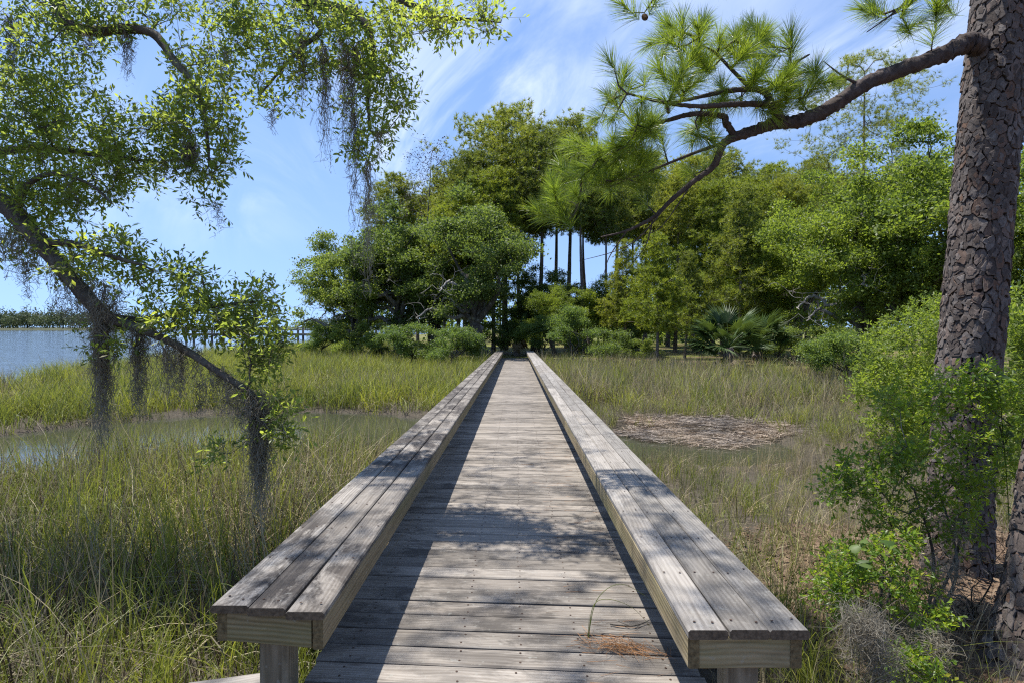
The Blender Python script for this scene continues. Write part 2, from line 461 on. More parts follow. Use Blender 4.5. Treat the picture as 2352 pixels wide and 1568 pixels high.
MAT['pine_near'] = leaf_mat('pine_needle_near', [(0.070, 0.130, 0.012), (0.115, 0.19, 0.016), (0.175, 0.235, 0.024), (0.09, 0.16, 0.016), (0.24, 0.23, 0.06)], (0.42, 0.56, 0.05), 0.38, 0.36, 0.45, 0.1, 1.5)
MAT['pine_far'] = leaf_mat('pine_needle_far', [(0.066, 0.100, 0.018), (0.112, 0.148, 0.024), (0.150, 0.178, 0.030), (0.094, 0.128, 0.022)], (0.42, 0.48, 0.05), 0.5, 0.34, 0.35, 0.25, 0.4)
MAT['pine_gold'] = leaf_mat('pine_needle_gold', [(0.080, 0.118, 0.012), (0.125, 0.165, 0.016), (0.16, 0.19, 0.020), (0.10, 0.14, 0.014)], (0.38, 0.46, 0.04), 0.5, 0.36, 0.35, 0.12, 0.4)
MAT['dead_leaf'] = leaf_mat('dry_leaf', [(0.06, 0.038, 0.024), (0.12, 0.075, 0.045), (0.20, 0.14, 0.09), (0.09, 0.055, 0.035)], (0.2, 0.12, 0.06), 0.7, 0.12, 0.25, 0.15)
MAT['dark_leaf'] = leaf_mat('purple_brown_leaf', [(0.022, 0.018, 0.014), (0.045, 0.032, 0.022), (0.035, 0.026, 0.02)], (0.08, 0.05, 0.03), 0.7, 0.15, 0.2, 0.15)
MAT['palm'] = leaf_mat('palmetto_leaf', [(0.030, 0.062, 0.018), (0.050, 0.088, 0.024), (0.066, 0.104, 0.030)], (0.15, 0.22, 0.035), 0.5, 0.25, 0.3, 0.2)
MAT['palm_dead'] = leaf_mat('palmetto_dead', [(0.20, 0.15, 0.085), (0.30, 0.23, 0.14), (0.24, 0.19, 0.12)], (0.25, 0.17, 0.08), 0.7, 0.2, 0.2, 0.2)
MAT['far_wood'] = leaf_mat('far_wood_leaf', [(0.040, 0.062, 0.034), (0.064, 0.092, 0.042), (0.088, 0.112, 0.048), (0.072, 0.082, 0.058)], (0.14, 0.18, 0.07), 0.6, 0.2, 0.2, 0.15, 0.03)
MAT['moss'] = leaf_mat('spanish_moss', [(0.12, 0.105, 0.080), (0.20, 0.18, 0.142), (0.30, 0.28, 0.232), (0.15, 0.132, 0.102)], (0.32, 0.28, 0.21), 0.8, 0.34, 0.15, 0.1)
MAT['grass_green'] = leaf_mat('grass_green', [(0.085, 0.118, 0.016), (0.155, 0.185, 0.028), (0.205, 0.222, 0.042), (0.11, 0.145, 0.020), (0.28, 0.245, 0.09)], (0.42, 0.46, 0.06), 0.5, 0.32, 0.4, 0.25, 0.35)
MAT['grass_straw'] = leaf_mat('grass_straw', [(0.145, 0.115, 0.062), (0.30, 0.245, 0.145), (0.41, 0.355, 0.235), (0.215, 0.17, 0.098)], (0.38, 0.33, 0.2), 0.6, 0.25, 0.3, 0.2, 0.5)
MAT['wrack'] = leaf_mat('wrack_reed', [(0.16, 0.125, 0.096), (0.30, 0.245, 0.195), (0.44, 0.375, 0.31), (0.21, 0.165, 0.13)], (0.2, 0.15, 0.1), 0.7, 0.15, 0.2, 0.1, 0.8)
MAT['grass_stalk'] = leaf_mat('grass_stalk', [(0.045, 0.034, 0.024), (0.085, 0.062, 0.042), (0.13, 0.098, 0.066)], (0.1, 0.07, 0.04), 0.7, 0.12, 0.2, 0.2)
MAT['oak_bark'] = bark_mat('oak_bark', (0.035, 0.028, 0.022), (0.085, 0.072, 0.060), (0.165, 0.150, 0.132), 16, 2.2, 0.9, 0.02, (0.16, 0.165, 0.13))
MAT['oak_bark_grey'] = bark_mat('oak_bark_grey', (0.032, 0.027, 0.023), (0.075, 0.066, 0.057), (0.155, 0.142, 0.125), 9, 2.2, 0.9, 0.03, (0.22, 0.22, 0.19))
MAT['pine_bark_far'] = bark_mat('pine_bark_far', (0.06, 0.046, 0.040), (0.15, 0.122, 0.108), (0.25, 0.215, 0.195), 7, 2.8, 0.9, 0.03)
MAT['dead_wood'] = bark_mat('dead_wood', (0.11, 0.10, 0.092), (0.21, 0.198, 0.182), (0.33, 0.315, 0.295), 9, 3, 0.6, 0.02)
MAT['pine_bark'] = bark_mat('pine_bark', (0.035, 0.027, 0.024), (0.095, 0.075, 0.068), (0.165, 0.138, 0.128), 22, 1.6, 0.9, 0.015)
MAT['pine_core'] = bark_mat('pine_bark_furrow', (0.014, 0.010, 0.009), (0.028, 0.020, 0.017), (0.05, 0.036, 0.03), 20, 2, 0.8, 0.01)
def plate_mat():
    m = M('pine_bark_plate'); tcn = m.n('ShaderNodeTexCoord'); oi = m.n('ShaderNodeObjectInfo'); g = m.n('ShaderNodeNewGeometry')
    r = m.math('FRACT', m.math('ADD', oi.outputs['Random'], g.outputs['Random Per Island']))
    po = g.outputs['Position']
    n1 = m.noise(po, 38, 5, 0.65, 0.5); n2 = m.noise(m.mapping(po, (1, 1, 0.4)), 120, 3, 0.6)
    base = m.ramp(r, [(0, (0.062, 0.048, 0.042)), (0.3, (0.092, 0.075, 0.067)), (0.6, (0.140, 0.121, 0.112)), (0.8, (0.132, 0.080, 0.056)), (0.9, (0.175, 0.155, 0.143)), (1, (0.075, 0.059, 0.052))])
    h = m.math('ADD', m.math('MULTIPLY', n1, 0.65), m.math('MULTIPLY', n2, 0.35))
    f = m.range(h, 0.32, 0.7, 0.62, 1.35)
    cc = m.n('ShaderNodeCombineColor'); [m.l(f, cc.inputs[i]) for i in range(3)]
    c = m.mix(1.0, base, cc.outputs[0], 'MULTIPLY')
    return m.surf(c, 0.86, m.bump(h, 0.8, 0.006), 0.25)
MAT['plate'] = plate_mat()
# ------------------------------------------------------------------ ground and water
WATER = -0.80
CREEK = np.array([(-22, 6.0), (-14, 8.2), (-9.3, 9.6), (-7.2, 12.2), (-3.6, 12.4), (0, 11.6), (2.3, 10.7), (3.2, 10.5)])
def creek_dist(x, y):
    d = np.full(np.shape(x), 1e9)
    for a, b in zip(CREEK[:-1], CREEK[1:]):
        ab = b-a; t = np.clip(((x-a[0])*ab[0]+(y-a[1])*ab[1])/(ab@ab), 0, 1)
        d = np.minimum(d, np.hypot(x-a[0]-t*ab[0], y-a[1]-t*ab[1]))
    return d
def bank_line(x):
    return np.interp(x, [-26, -16, -12, -7, -3, 2, 6, 10, 14, 18, 25, 40], [70, 52, 41, 35, 30, 28, 28, 25.5, 21.5, 17, 11, 6])
def shore_x(y):
    return np.interp(y, [-40, 0, 20, 26, 37, 61, 100, 2000], [-13, -15, -17.0, -19.5, -23.5, -24.5, -24, -24])
def far_shore(x):
    return np.interp(x, [-365, -330], [465, 880])
def terrain(x, y):
    x = np.asarray(x, float); y = np.asarray(y, float)
    z = -0.70 + 0.05*(vnoise(x, y, 0.7, 3)-0.5) + 0.03*(vnoise(x, y, 2.3, 5)-0.5)
    cw = np.where(x > 1.5, 1.25, np.where(x < -3, 2.15, 1.8)) + 0.8*(vnoise(x, y, 0.35, 8)-0.5)
    z = z - 0.45*sstep(cw+0.7, cw-0.25, creek_dist(x, y))
    near = np.maximum(sstep(6.8, 4.0, y)*sstep(1.5, 2.9, x), sstep(2.6, 0.9, y))
    z = z + (-0.30-z)*near
    far = sstep(0, 4.5, y-bank_line(x)+1.6*(vnoise(x, y, 0.3, 4)-0.5))
    z = z + (-0.42+0.12*vnoise(x, y, 0.25, 9)-z)*far
    riv = sstep(0.0, 4.0, shore_x(y)+2.0*(vnoise(y, y*0, 0.13, 2)-0.5)-x)
    beyond = sstep(0.0, 14.0, y-far_shore(x)+10*vnoise(x, x*0, 0.02, 6))
    z = z + (-2.6-z)*riv*(1-beyond)
    z = z + 0.9*beyond*riv
    return z
def axis(*segs):
    return np.unique(np.concatenate([np.arange(a, b, s) for a, b, s in segs]))
gx = axis((-4000, -500, 250), (-500, -300, 12), (-300, -40, 20), (-40, -14, 0.8), (-14, 14, 0.3), (14, 40, 1.0), (40, 200, 20), (200, 4001, 400))
gy = axis((-60, 0, 6), (0, 20, 0.3), (20, 50, 0.5), (50, 100, 2), (100, 420, 30), (420, 560, 7), (560, 820, 30), (820, 960, 8), (960, 4500, 250))
GX, GY = np.meshgrid(gx, gy, indexing='ij')
V = np.stack([GX, GY, terrain(GX, GY)], -1).reshape(-1, 3)
a = np.arange(len(gx)-1)[:, None]*len(gy)+np.arange(len(gy)-1)[None, :]
F = np.stack([a, a+len(gy), a+len(gy)+1, a+1], -1).reshape(-1, 4)
m = M('ground_soil'); g = m.n('ShaderNodeNewGeometry'); po = g.outputs['Position']
sp = m.n('ShaderNodeSeparateXYZ'); m.l(po, sp.inputs[0])
n1 = m.noise(po, 1.1, 5, 0.65); n2 = m.noise(po, 11, 5, 0.7); n3 = m.noise(po, 0.28, 3)
mud = m.ramp(n2, [(0.3, (0.040, 0.034, 0.026)), (0.7, (0.095, 0.080, 0.060))])
lit = m.ramp(n2, [(0.28, (0.060, 0.040, 0.026)), (0.5, (0.145, 0.098, 0.064)), (0.72, (0.24, 0.175, 0.12))])
grs = m.ramp(n2, [(0.3, (0.075, 0.092, 0.018)), (0.7, (0.17, 0.175, 0.040))])
hi = m.range(sp.outputs[2], -0.62, -0.50)
c = m.mix(hi, mud, lit)
gf = m.math('MULTIPLY', m.range(m.math('ADD', m.math('MULTIPLY', n1, 0.5), m.math('MULTIPLY', n3, 0.6)), 0.44, 0.56), m.range(sp.outputs[1], 22, 30))
c = m.mix(gf, c, grs)
c = m.mix(m.range(sp.outputs[1], 300, 420), c, (0.055, 0.06, 0.032))
ground = link('ground', build('ground', [(V, F)], True), m.surf(c, 0.92, m.bump(m.math('ADD', n2, m.math('MULTIPLY', n1, 0.6)), 0.7, 0.05), 0.2))
tag(ground, kind='structure')

m = M('water'); g = m.n('ShaderNodeNewGeometry'); po = g.outputs['Position']
w1 = m.noise(m.mapping(po, (0.9, 2.6, 1)), 0.9, 4, 0.6, 0.2)
w2 = m.noise(m.mapping(po, (0.12, 0.35, 1)), 0.5, 3, 0.5)
sp = m.n('ShaderNodeSeparateXYZ'); m.l(po, sp.inputs[0])
calm = m.range(sp.outputs[0], -12, -24, 0.10, 1.0)           # the sheltered creek lies flatter than the open river
h = m.math('MULTIPLY', m.math('ADD', w1, m.math('MULTIPLY', w2, 1.2)), calm)
b = m.n('ShaderNodeBsdfPrincipled'); b.inputs['Base Color'].default_value = (0.042, 0.046, 0.030, 1)
b.inputs['Roughness'].default_value = 0.05; b.inputs['IOR'].default_value = 1.333
m.l(m.bump(h, 0.40, 0.14), b.inputs['Normal']); m.l(b.outputs[0], m.out.inputs['Surface'])
water = link('water', build('water', [(np.array([(-4000, -60, WATER), (40, -60, WATER), (40, 4400, WATER), (-4000, 4400, WATER)]), np.array([(0, 1, 2, 3)]))]), m.m)
tag(water, kind='structure')

# ------------------------------------------------------------------ boardwalk
SLOPE = -math.atan((765.0-HORIZON)/FPX)         # the walk drops gently towards the far bank
rng = np.random.default_rng(11)
walk = empty('boardwalk'); walk.rotation_euler = (SLOPE, 0, 0)
tag(walk, 'long weathered grey plank boardwalk running straight over the marsh', 'boardwalk')
DX0, DX1, YEND = -0.885, 0.765, 33.2
SK = R(-3.6); PITCH = 0.1475
plank_me = []
for k in range(8):
    me = build('plank', timber((DX1-DX0)/math.cos(SK), 0.1345, 0.036, 0.006, 3, rng, 0.0014)); me.materials.append(MAT['deck']); plank_me.append(me)
screw_V, screw_F = [], []
y = -0.9; i = 0
while y < YEND:
    dz = rng.normal(0, 0.0013)
    o = link('plank', plank_me[int(rng.integers(8))], None, walk,
             (DX0+rng.normal(0, 0.008), y-(0.5*(DX1-DX0))*math.tan(SK)+rng.normal(0, 0.002), -0.018+dz), (rng.normal(0, 0.006), rng.normal(0, 0.0012), SK+rng.normal(0, 0.0018)))
    if 1.6 < y < 11:
        for sx in (-0.74, -0.25, 0.02, 0.29, 0.64):
            for s in (-0.036, 0.036):
                x = sx+rng.normal(0, 0.007); yy = y+(x-0.5*(DX0+DX1))*math.tan(SK)+s+rng.normal(0, 0.004)
                n0 = sum(len(v) for v in screw_V)
                ang = np.linspace(0, 2*math.pi, 6, endpoint=False)
                screw_V.append(np.column_stack([x+0.0055*np.cos(ang), yy+0.0055*np.sin(ang), np.full(6, dz+0.0022)]))
                screw_F.append(np.array([(0, 1, 2, 3), (0, 3, 4, 5)])+n0)
    y += PITCH+rng.normal(0, 0.0012); i += 1
o = link('screws', build('screws', [(np.concatenate(screw_V), np.concatenate(screw_F))]), MAT['rust'], walk); tag(o, kind='stuff')
st_me = build('stringer', timber(YEND+0.8, 0.19, 0.045, 0.004, 8, rng)); st_me.materials.append(MAT['greypole'])
for x in (-0.78, -0.06, 0.66):
    link('stringer', st_me, None, walk, (x, -0.85, -0.045-0.095), (R(90), 0, R(90)))
pile_me = build('pile', timber(1.5, 0.15, 0.15, 0.02, 2, rng)); pile_me.materials.append(MAT['greypole'])
for k in range(12):
    for x in (-0.66, 0.55):
        link('pile', pile_me, None, walk, (x, 1.2+k*2.9, -1.55), (0, R(-90), 0))

def bench(label, x0, x1, yf, top, cap, fas, over_out, gap, seatmat, outer, skew, seed, yend):
    rng = np.random.default_rng(seed)
    b = empty('bench_rail'); b.rotation_euler = (SLOPE, 0, 0)
    tag(b, label, 'bench', 'low bench rails edging the boardwalk')
    pw = (x1-x0-2*gap)/3
    starts = [[0, 3.05, 6.7, 10.36], [0, 1.83, 5.5, 9.1], [0, 3.66, 4.9, 8.5]]
    for r in range(3):
        cuts = starts[r if outer < 0 else 2-r]; cuts = cuts+[cuts[-1]+3.66*k for k in range(1, 9)]
        cuts = [c for c in cuts if c < yend-yf-0.6]+[yend-yf]
        xc = x0+pw/2+r*(pw+gap)
        for a, c in zip(cuts[:-1], cuts[1:]):
            y0 = yf+a+(skew*(xc-(x0+x1)/2) if a == 0 else 0)
            L = yf+c-y0-0.003
            me = build('seat_plank', timber(L, pw, cap, 0.007, 4, rng, 0.0013)); me.materials.append(seatmat)
            link('seat_plank', me, None, b, (xc, y0, top-cap/2+rng.uniform(-0.003, 0.0012)), (0, rng.normal(0, 0.0004), R(90)+rng.normal(0, 0.0004)))
    T = 0.038; zf = top-cap-fas/2-0.001
    xi = (x1-0.004-T/2) if outer < 0 else (x0+0.001+T/2)
    xo = (x0+over_out+T/2) if outer < 0 else (x1-over_out-T/2)
    for xf in (xi, xo):
        y0 = yf+0.012+skew*(xf-(x0+x1)/2); yy = y0
        while yy < yend-0.05:
            L = min(4.88, yend-0.02-yy)
            me = build('fascia', timber(L-0.003, fas, T, 0.004, 4, rng, 0.001)); me.materials.append(MAT['fascia'])
            link('fascia', me, None, b, (xf, yy, zf), (R(90), 0, R(90)))
            yy += L
    xa, xb = sorted((xi, xo)); xa += T/2+0.0015; xb -= T/2+0.0015
    me = build('end_board', timber(xb-xa, fas, T, 0.003, 2, rng, 0.0005)); me.materials.append(MAT['fascia'])
    link('end_board', me, None, b, (xa, yf+0.034+skew*(xa-(x0+x1)/2), zf), (R(90), 0, math.atan(skew)))
    sv, sf = [], []; ang = np.linspace(0, 2*math.pi, 6, endpoint=False)
    for k in range(26):
        for r in range(3):
            for s in (-0.038, 0.038):
                x = x0+pw/2+r*(pw+gap)+s+rng.normal(0, .006); y = yf+0.06+k*0.41+rng.normal(0, .012)+(skew*(x-(x0+x1)/2) if k == 0 else 0)
                sv.append(np.column_stack([x+.0055*np.cos(ang), y+.0055*np.sin(ang), np.full(6, top+.0022)])); sf.append(np.array([(0, 1, 2, 3), (0, 3, 4, 5)])+6*(len(sv)-1))
    o = link('screws', build('screws', [(np.concatenate(sv), np.concatenate(sf))]), MAT['rust'], b); tag(o, kind='stuff')
    ub = build('light_stop_board', timber(yend-yf-0.2, xb-xa-0.004, 0.018, 0.002, 6, rng, 0.0002)); ub.materials.append(MAT['greypole'])  # unseen board, added to stop sunlight leaking through the seat joints
    link('light_stop_board', ub, None, b, ((xa+xb)/2, yf+0.10, top-cap-0.0125), (0, 0, R(90)))
    pme = build('post', timber(1.75, 0.112, 0.112, 0.008, 2, rng, 0.001)); pme.materials.append(MAT['post'])
    xp = (x0+x1)/2-0.02 if outer < 0 else (x0+x1)/2+0.02
    k = 0; yy = yf+0.16
    while yy < yend:
        link('post', pme, None, b, (xp, yy, top-cap-0.024-1.75), (0, R(-90), 0)); yy += 2.44
    return b
bench('low plank bench rail along the left edge, mildew-stained and open-jointed', -1.127, -0.692, 2.055, 0.43, 0.030, 0.112, 0.018, 0.008, MAT['seatL'], -1, -0.147, 5, 33.0)
bench('low plank bench rail along the right edge, pale grey and tight-jointed', 0.584, 0.996, 1.915, 0.43, 0.033, 0.107, 0.022, 0.004, MAT['seat'], 1, 0.015, 6, 32.4)

# cross beam sticking out past the first bench post, on a short pile
bm = build('cross_beam', timber(0.40, 0.10, 0.07, 0.012, 3, rng, 0.002)); bm.materials.append(MAT['greypole'])
link('cross_beam', bm, None, walk, (-1.30, 2.22, -0.005), (0, R(3), R(20)))
link('pile', pile_me, None, walk, (-1.18, 2.30, -1.60), (0, R(-90), 0))
# ------------------------------------------------------------------ tree kinds for the far bank (each mesh built once, copies share it)
def oak_parts(seed, H, Rx, trunk_r, nA=260, lpa=110, leaf=0.13, blobs=16, low=0.30, spread=0.62, mat='oak_far', twin=False, droop=0.0, stem_only=False):
    """trunk, limbs and leaf clumps of a spreading evergreen oak of height H and crown radius Rx, base at the origin"""
    rng = np.random.default_rng(seed)
    zc = H*(1+low)/2; rz = H*(1-low)/2
    B = []
    for k in range(blobs):
        d = rand_dir(rng, 1, 0.05)[0]; q = rng.uniform(0.30, 1.0)
        B.append((d[0]*Rx*q, d[1]*Rx*q, zc+d[2]*rz*q, Rx*rng.uniform(0.14, 0.30)*(1.25-0.40*q)))
    B = np.array(B)
    sk = Skel(seed+7)
    fz = H*rng.uniform(0.16, 0.24); lean = rng.normal(0, 0.06, 2)*H
    tr = [(0, 0, -0.3, trunk_r*1.5), (0, 0, 0.05, trunk_r*1.25), (lean[0]*0.3, lean[1]*0.3, fz*0.5, trunk_r), (lean[0]*0.6, lean[1]*0.6, fz, trunk_r*0.95)]
    ids = sk.path(smooth_path(tr, 4)); top = ids[-1]
    for j in np.argsort(-B[:, 3])[:7]:
        c = B[j, :3]; s = sk.p[top]
        m1 = s+(c-s)*0.35+np.array([0, 0, 0.10*H])*rng.uniform(-0.3, 1)+rng.normal(0, 0.06*H, 3)
        m2 = s+(c-s)*0.7+rng.normal(0, 0.05*H, 3)
        pts = np.array([list(s)+[trunk_r*0.62], list(m1)+[trunk_r*0.42], list(m2)+[trunk_r*0.26], list(c)+[trunk_r*0.12]])
        sk.path(smooth_path(pts, 5)[1:], top)
    per = np.maximum(3, (nA*B[:, 3]**2/np.sum(B[:, 3]**2)).astype(int))
    A = []
    for (x, y, z, r), n in zip(B, per):
        d = rand_dir(rng, n, 0.35)
        A.append(np.array([x, y, z])+d*np.array([r*1.1, r*1.1, r*0.50])*rng.uniform(0.35, 1.12, (n, 1)))
    A = np.concatenate(A); A[:, 2] = np.maximum(A[:, 2], 0.35+droop)
    sk.grow(A, 0.35, 0.13, 0.02)
    ch = sk.finish(0.010, 0.45, trunk_r*0.7)
    trunk = chain_mesh('trunk', ch, lambda r: 10 if r > 0.15 else (6 if r > 0.04 else 4), 0.4, 0.05, rng)
    trunk.materials.append(MAT['oak_bark_grey'])
    n = len(A)*lpa
    c = np.repeat(A, lpa, axis=0); s = np.repeat(rng.uniform(0.65, 1.25, len(A)), lpa)[:, None]
    base = c+rng.normal(0, 1, (n, 3))*np.array([spread*0.40, spread*0.40, spread*0.24])*s
    d = rand_dir(rng, n); d[:, 2] += 0.1
    nr = rand_dir(rng, n, 0.9)
    L = leaf*rng.uniform(0.65, 1.25, n)
    crown = build('crown', [flakes(base, d, nr, L, L*0.52)]); crown.materials.append(MAT[mat])
    return trunk, crown

def pine_parts(seed, H, Rx, trunk_r, cb=0.5, nb=60, per=12, tufts=4, nl=0.26, nw=0.026, mat='pine_far', open_=False, conic=False, stubs=True):
    """tall pine: straight bole, whorled limbs with tufts of needles, crown from cb*H to H"""
    rng = np.random.default_rng(seed)
    sk = Skel(seed+3); lean = rng.normal(0, 0.02*H, 2)
    pts = []
    for t in np.linspace(0, 1, 9):
        sw = 0.012*H*math.sin(t*5+seed)
        pts.append((lean[0]*t+sw, lean[1]*t, -0.3+(H-0.5)*t, trunk_r*(1.15-0.95*t) if t > 0.05 else trunk_r*1.4))
    ids = sk.path(smooth_path(pts, 6))
    A = []; az = 0.0
    for k in range(nb):
        t = (k+rng.uniform(0, 1))/nb
        z = H*(cb+(0.985-cb)*t)
        if conic: prof = 1.05-0.9*t
        else: prof = math.sin(math.pi*(0.16+0.80*t))**0.7*(0.75+0.5*rng.random())
        L = Rx*prof*rng.uniform(0.7, 1.1); az += 2.4+rng.normal(0, 0.5)
        up = (0.55*t-0.12)*L if not conic else (0.5*t-0.05)*L
        x0 = lean[0]*z/H; y0 = lean[1]*z/H
        nn = max(2, int(per*prof))
        for q in range(nn):
            s = rng.uniform(0.30 if not open_ else 0.55, 1.0); lat = rng.normal(0, 0.24*L*(0.5+s))
            A.append((x0+math.cos(az)*L*s-math.sin(az)*lat, y0+math.sin(az)*L*s+math.cos(az)*lat, z+up*s+rng.normal(0, 0.10*L)+0.15))
    A = np.array(A)
    sk.grow(A, 0.4, 0.08, 0.06)
    ch = sk.finish(0.009, 0.42, trunk_r*0.45)
    trunk = chain_mesh('trunk', ch, lambda r: 9 if r > 0.1 else 4, 0.4, 0.03, rng); trunk.materials.append(MAT['pine_bark_far'])
    nd = 15; n = len(A)*tufts
    c = np.repeat(A, tufts, axis=0)+rng.normal(0, 1, (n, 3))*np.array([0.24, 0.24, 0.12])*(1.0 if not conic else 0.8)
    ax = rand_dir(rng, n, 1.4)
    c2 = np.repeat(c, nd, axis=0); d = unit(np.repeat(ax, nd, axis=0)*0.75+rand_dir(rng, n*nd))
    Ln = nl*rng.uniform(0.7, 1.1, n*nd)
    Wd = np.cross(d, rand_dir(rng, n*nd)); Wd = unit(Wd)*nw*0.5
    Vv = np.stack([c2+Wd, c2-Wd, c2+d*Ln[:, None]], 1).reshape(-1, 3)
    crown = build('crown', [(Vv, np.arange(len(Vv)).reshape(-1, 3))]); crown.materials.append(MAT[mat])
    return trunk, crown

def place(name, cat, parts, label, x, y, rz=0.0, s=1.0, group=None, mat=None, pn=('trunk', 'crown')):
    z = float(terrain(x, y))
    t = empty(name, (x, y, z-0.02), rz); t.scale = (s, s, s)
    tag(t, label, cat, group)
    for n_, me in zip(pn, parts):
        o = link(n_, me, None, t)
        if n_ in ('crown', 'foliage'): tag(o, kind='stuff')
    return t
def at(px, Y): return PX(px, Y), Y

# tall pines
PT = [pine_parts(21, 17.5, 3.5, 0.20, 0.54, 62, 15, 5, .34, .046), pine_parts(22, 18.0, 3.2, 0.19, 0.58, 56, 15, 5, .34, .046),
      pine_parts(23, 16.5, 4.0, 0.21, 0.48, 72, 16, 5, .34, .046), pine_parts(24, 19.0, 3.2, 0.18, 0.62, 50, 14, 5, .34, .046)]
PG = [pine_parts(25, 13.0, 3.1, 0.17, 0.36, 62, 15, 5, .34, .046, mat='pine_gold'), pine_parts(26, 15.0, 3.0, 0.17, 0.42, 62, 14, 5, .34, .046, mat='pine_gold')]
PY = [pine_parts(27, 7.2, 2.2, 0.09, 0.30, 50, 14, 5, 0.28, 0.034, 'pine_gold', conic=True), pine_parts(28, 9.5, 2.5, 0.12, 0.28, 60, 14, 5, 0.28, 0.034, 'pine_far', conic=True)]
PO = pine_parts(29, 20.0, 4.3, 0.17, 0.60, 34, 14, 8, 0.30, 0.022, 'pine_far', open_=True)
def pine_h(Y, topy): return (HORIZON-topy)/FPX*Y+1.43+0.45
HS = {id(PT[0]): 17.5, id(PT[1]): 18.0, id(PT[2]): 16.5, id(PT[3]): 19.0, id(PG[0]): 13.0, id(PG[1]): 15.0, id(PY[0]): 7.2, id(PY[1]): 9.5, id(PO): 20.0}
rng = np.random.default_rng(77)
for px, Y, ty, kind, label in [
    (1160, 46, 268, PT[2], 'tallest broad-crowned pine above the end of the boardwalk'),
    (1238, 43, 312, PT[0], 'tall pine just right of the tallest pine over the boardwalk'),
    (1302, 49, 290, PT[1], 'tall dark pine rising behind the reaching near pine branch'),
    (1342, 40, 345, PT[3], 'tall pine with thick bare trunk right of the boardwalk end'),
    (1268, 53, 330, PT[1], 'slender pine set back behind the tallest pine, right side'),
    (1094, 43, 362, PT[0], 'pine with dark crown on the left shoulder of the tallest pine'),
    (1052, 39, 452, PG[0], 'yellow-green pine beside the leafless tree left of the boardwalk'),
    (1130, 41, 405, PG[1], 'yellow-green pine in front of the tallest pine'),
    (912, 52, 402, PT[3], 'small-crowned pine standing alone at the left end of the wood'),
    (1020, 54, 430, PT[3], 'thin pine behind the leafless tree'),
    (1410, 47, 352, PT[0], 'pine seen through the near pine needles, centre of the wood'),
    (1480, 52, 360, PT[1], 'pine with bare bole behind the drooping near pine branch tip'),
    (1552, 42, 395, PT[3], 'dark straight pine behind the yellow young pine'),
    (1595, 50, 372, PT[0], 'pine set back between the young pine and the fan palm'),
    (1660, 55, 352, PT[1], 'distant pine under the bend of the near pine branch'),
    (1790, 47, 410, PT[3], 'pine crown showing below the near pine branch, right of centre'),
    (1850, 56, 380, PT[0], 'distant pine between the wood and the open-crowned pine'),
    (1925, 50, 425, PT[2], 'pine crown just left of the open-crowned pine'),
    (2060, 52, 420, PT[1], 'pine crown showing right of the open-crowned pine'),
    (1975, 37, 150, PO, 'lone tall pine with open sparse crown against the sky'),
    (1692, 33, 440, PY[1], 'dark green mid-height pine with bare stem above the fan palm'),
    (1512, 29, 535, PY[0], 'bright yellow-green young pine at the marsh edge'),
    (1572, 33, 585, PY[1], 'young pine standing behind the bright young pine'),
    (1630, 41, 430, PG[1], 'yellow-green pine behind the fan palm, under the near pine branch'),
    (1390, 41, 400, PT[3], 'bare-stemmed pine right of the thick bare pine trunk'),
    (1745, 43, 420, PG[1], 'yellow-green pine left of the lime-green oaks'),
    (1440, 36, 560, PY[1], 'young pine between the boardwalk shrub and the bright young pine')]:
    x, y = at(px, Y)
    place('pine_tree', 'pine', kind, label, x, y, rng.uniform(0, 6.28), pine_h(Y, ty)/HS[id(kind)], 'pines on the far bank')

for px, Y, ty, kind, label in [
    (1065, 50, 395, PT[2], 'pine crown behind the leafless tree and the yellow-green pine'), (1200, 50, 345, PT[1], 'slim pine crown right behind the tallest pine'),
    (1350, 54, 385, PT[3], 'slim pine crown far behind the thick bare pine trunk'), (1445, 56, 400, PT[3], 'pine crown in the back row behind the drooping branch tip'),
    (1530, 55, 425, PG[1], 'sunlit back-row pine behind the bright young pine'), (1700, 52, 415, PT[2], 'broad back-row pine above the fan palms'),
    (1765, 58, 395, PG[0], 'sunlit back-row pine under the middle of the near branch'), (1880, 48, 440, PG[1], 'sunlit pine crown above the lime-green oaks, left part'),
    (2010, 56, 430, PT[2], 'back-row pine crown behind the open-crowned pine'), (960, 56, 455, PT[1], 'slim back-row pine between the lone pine and the leafless tree')]:
    x, y = at(px, Y)
    place('pine_tree', 'pine', kind, label, x, y, rng.uniform(0, 6.28), pine_h(Y, ty)/HS[id(kind)], 'pines on the far bank')
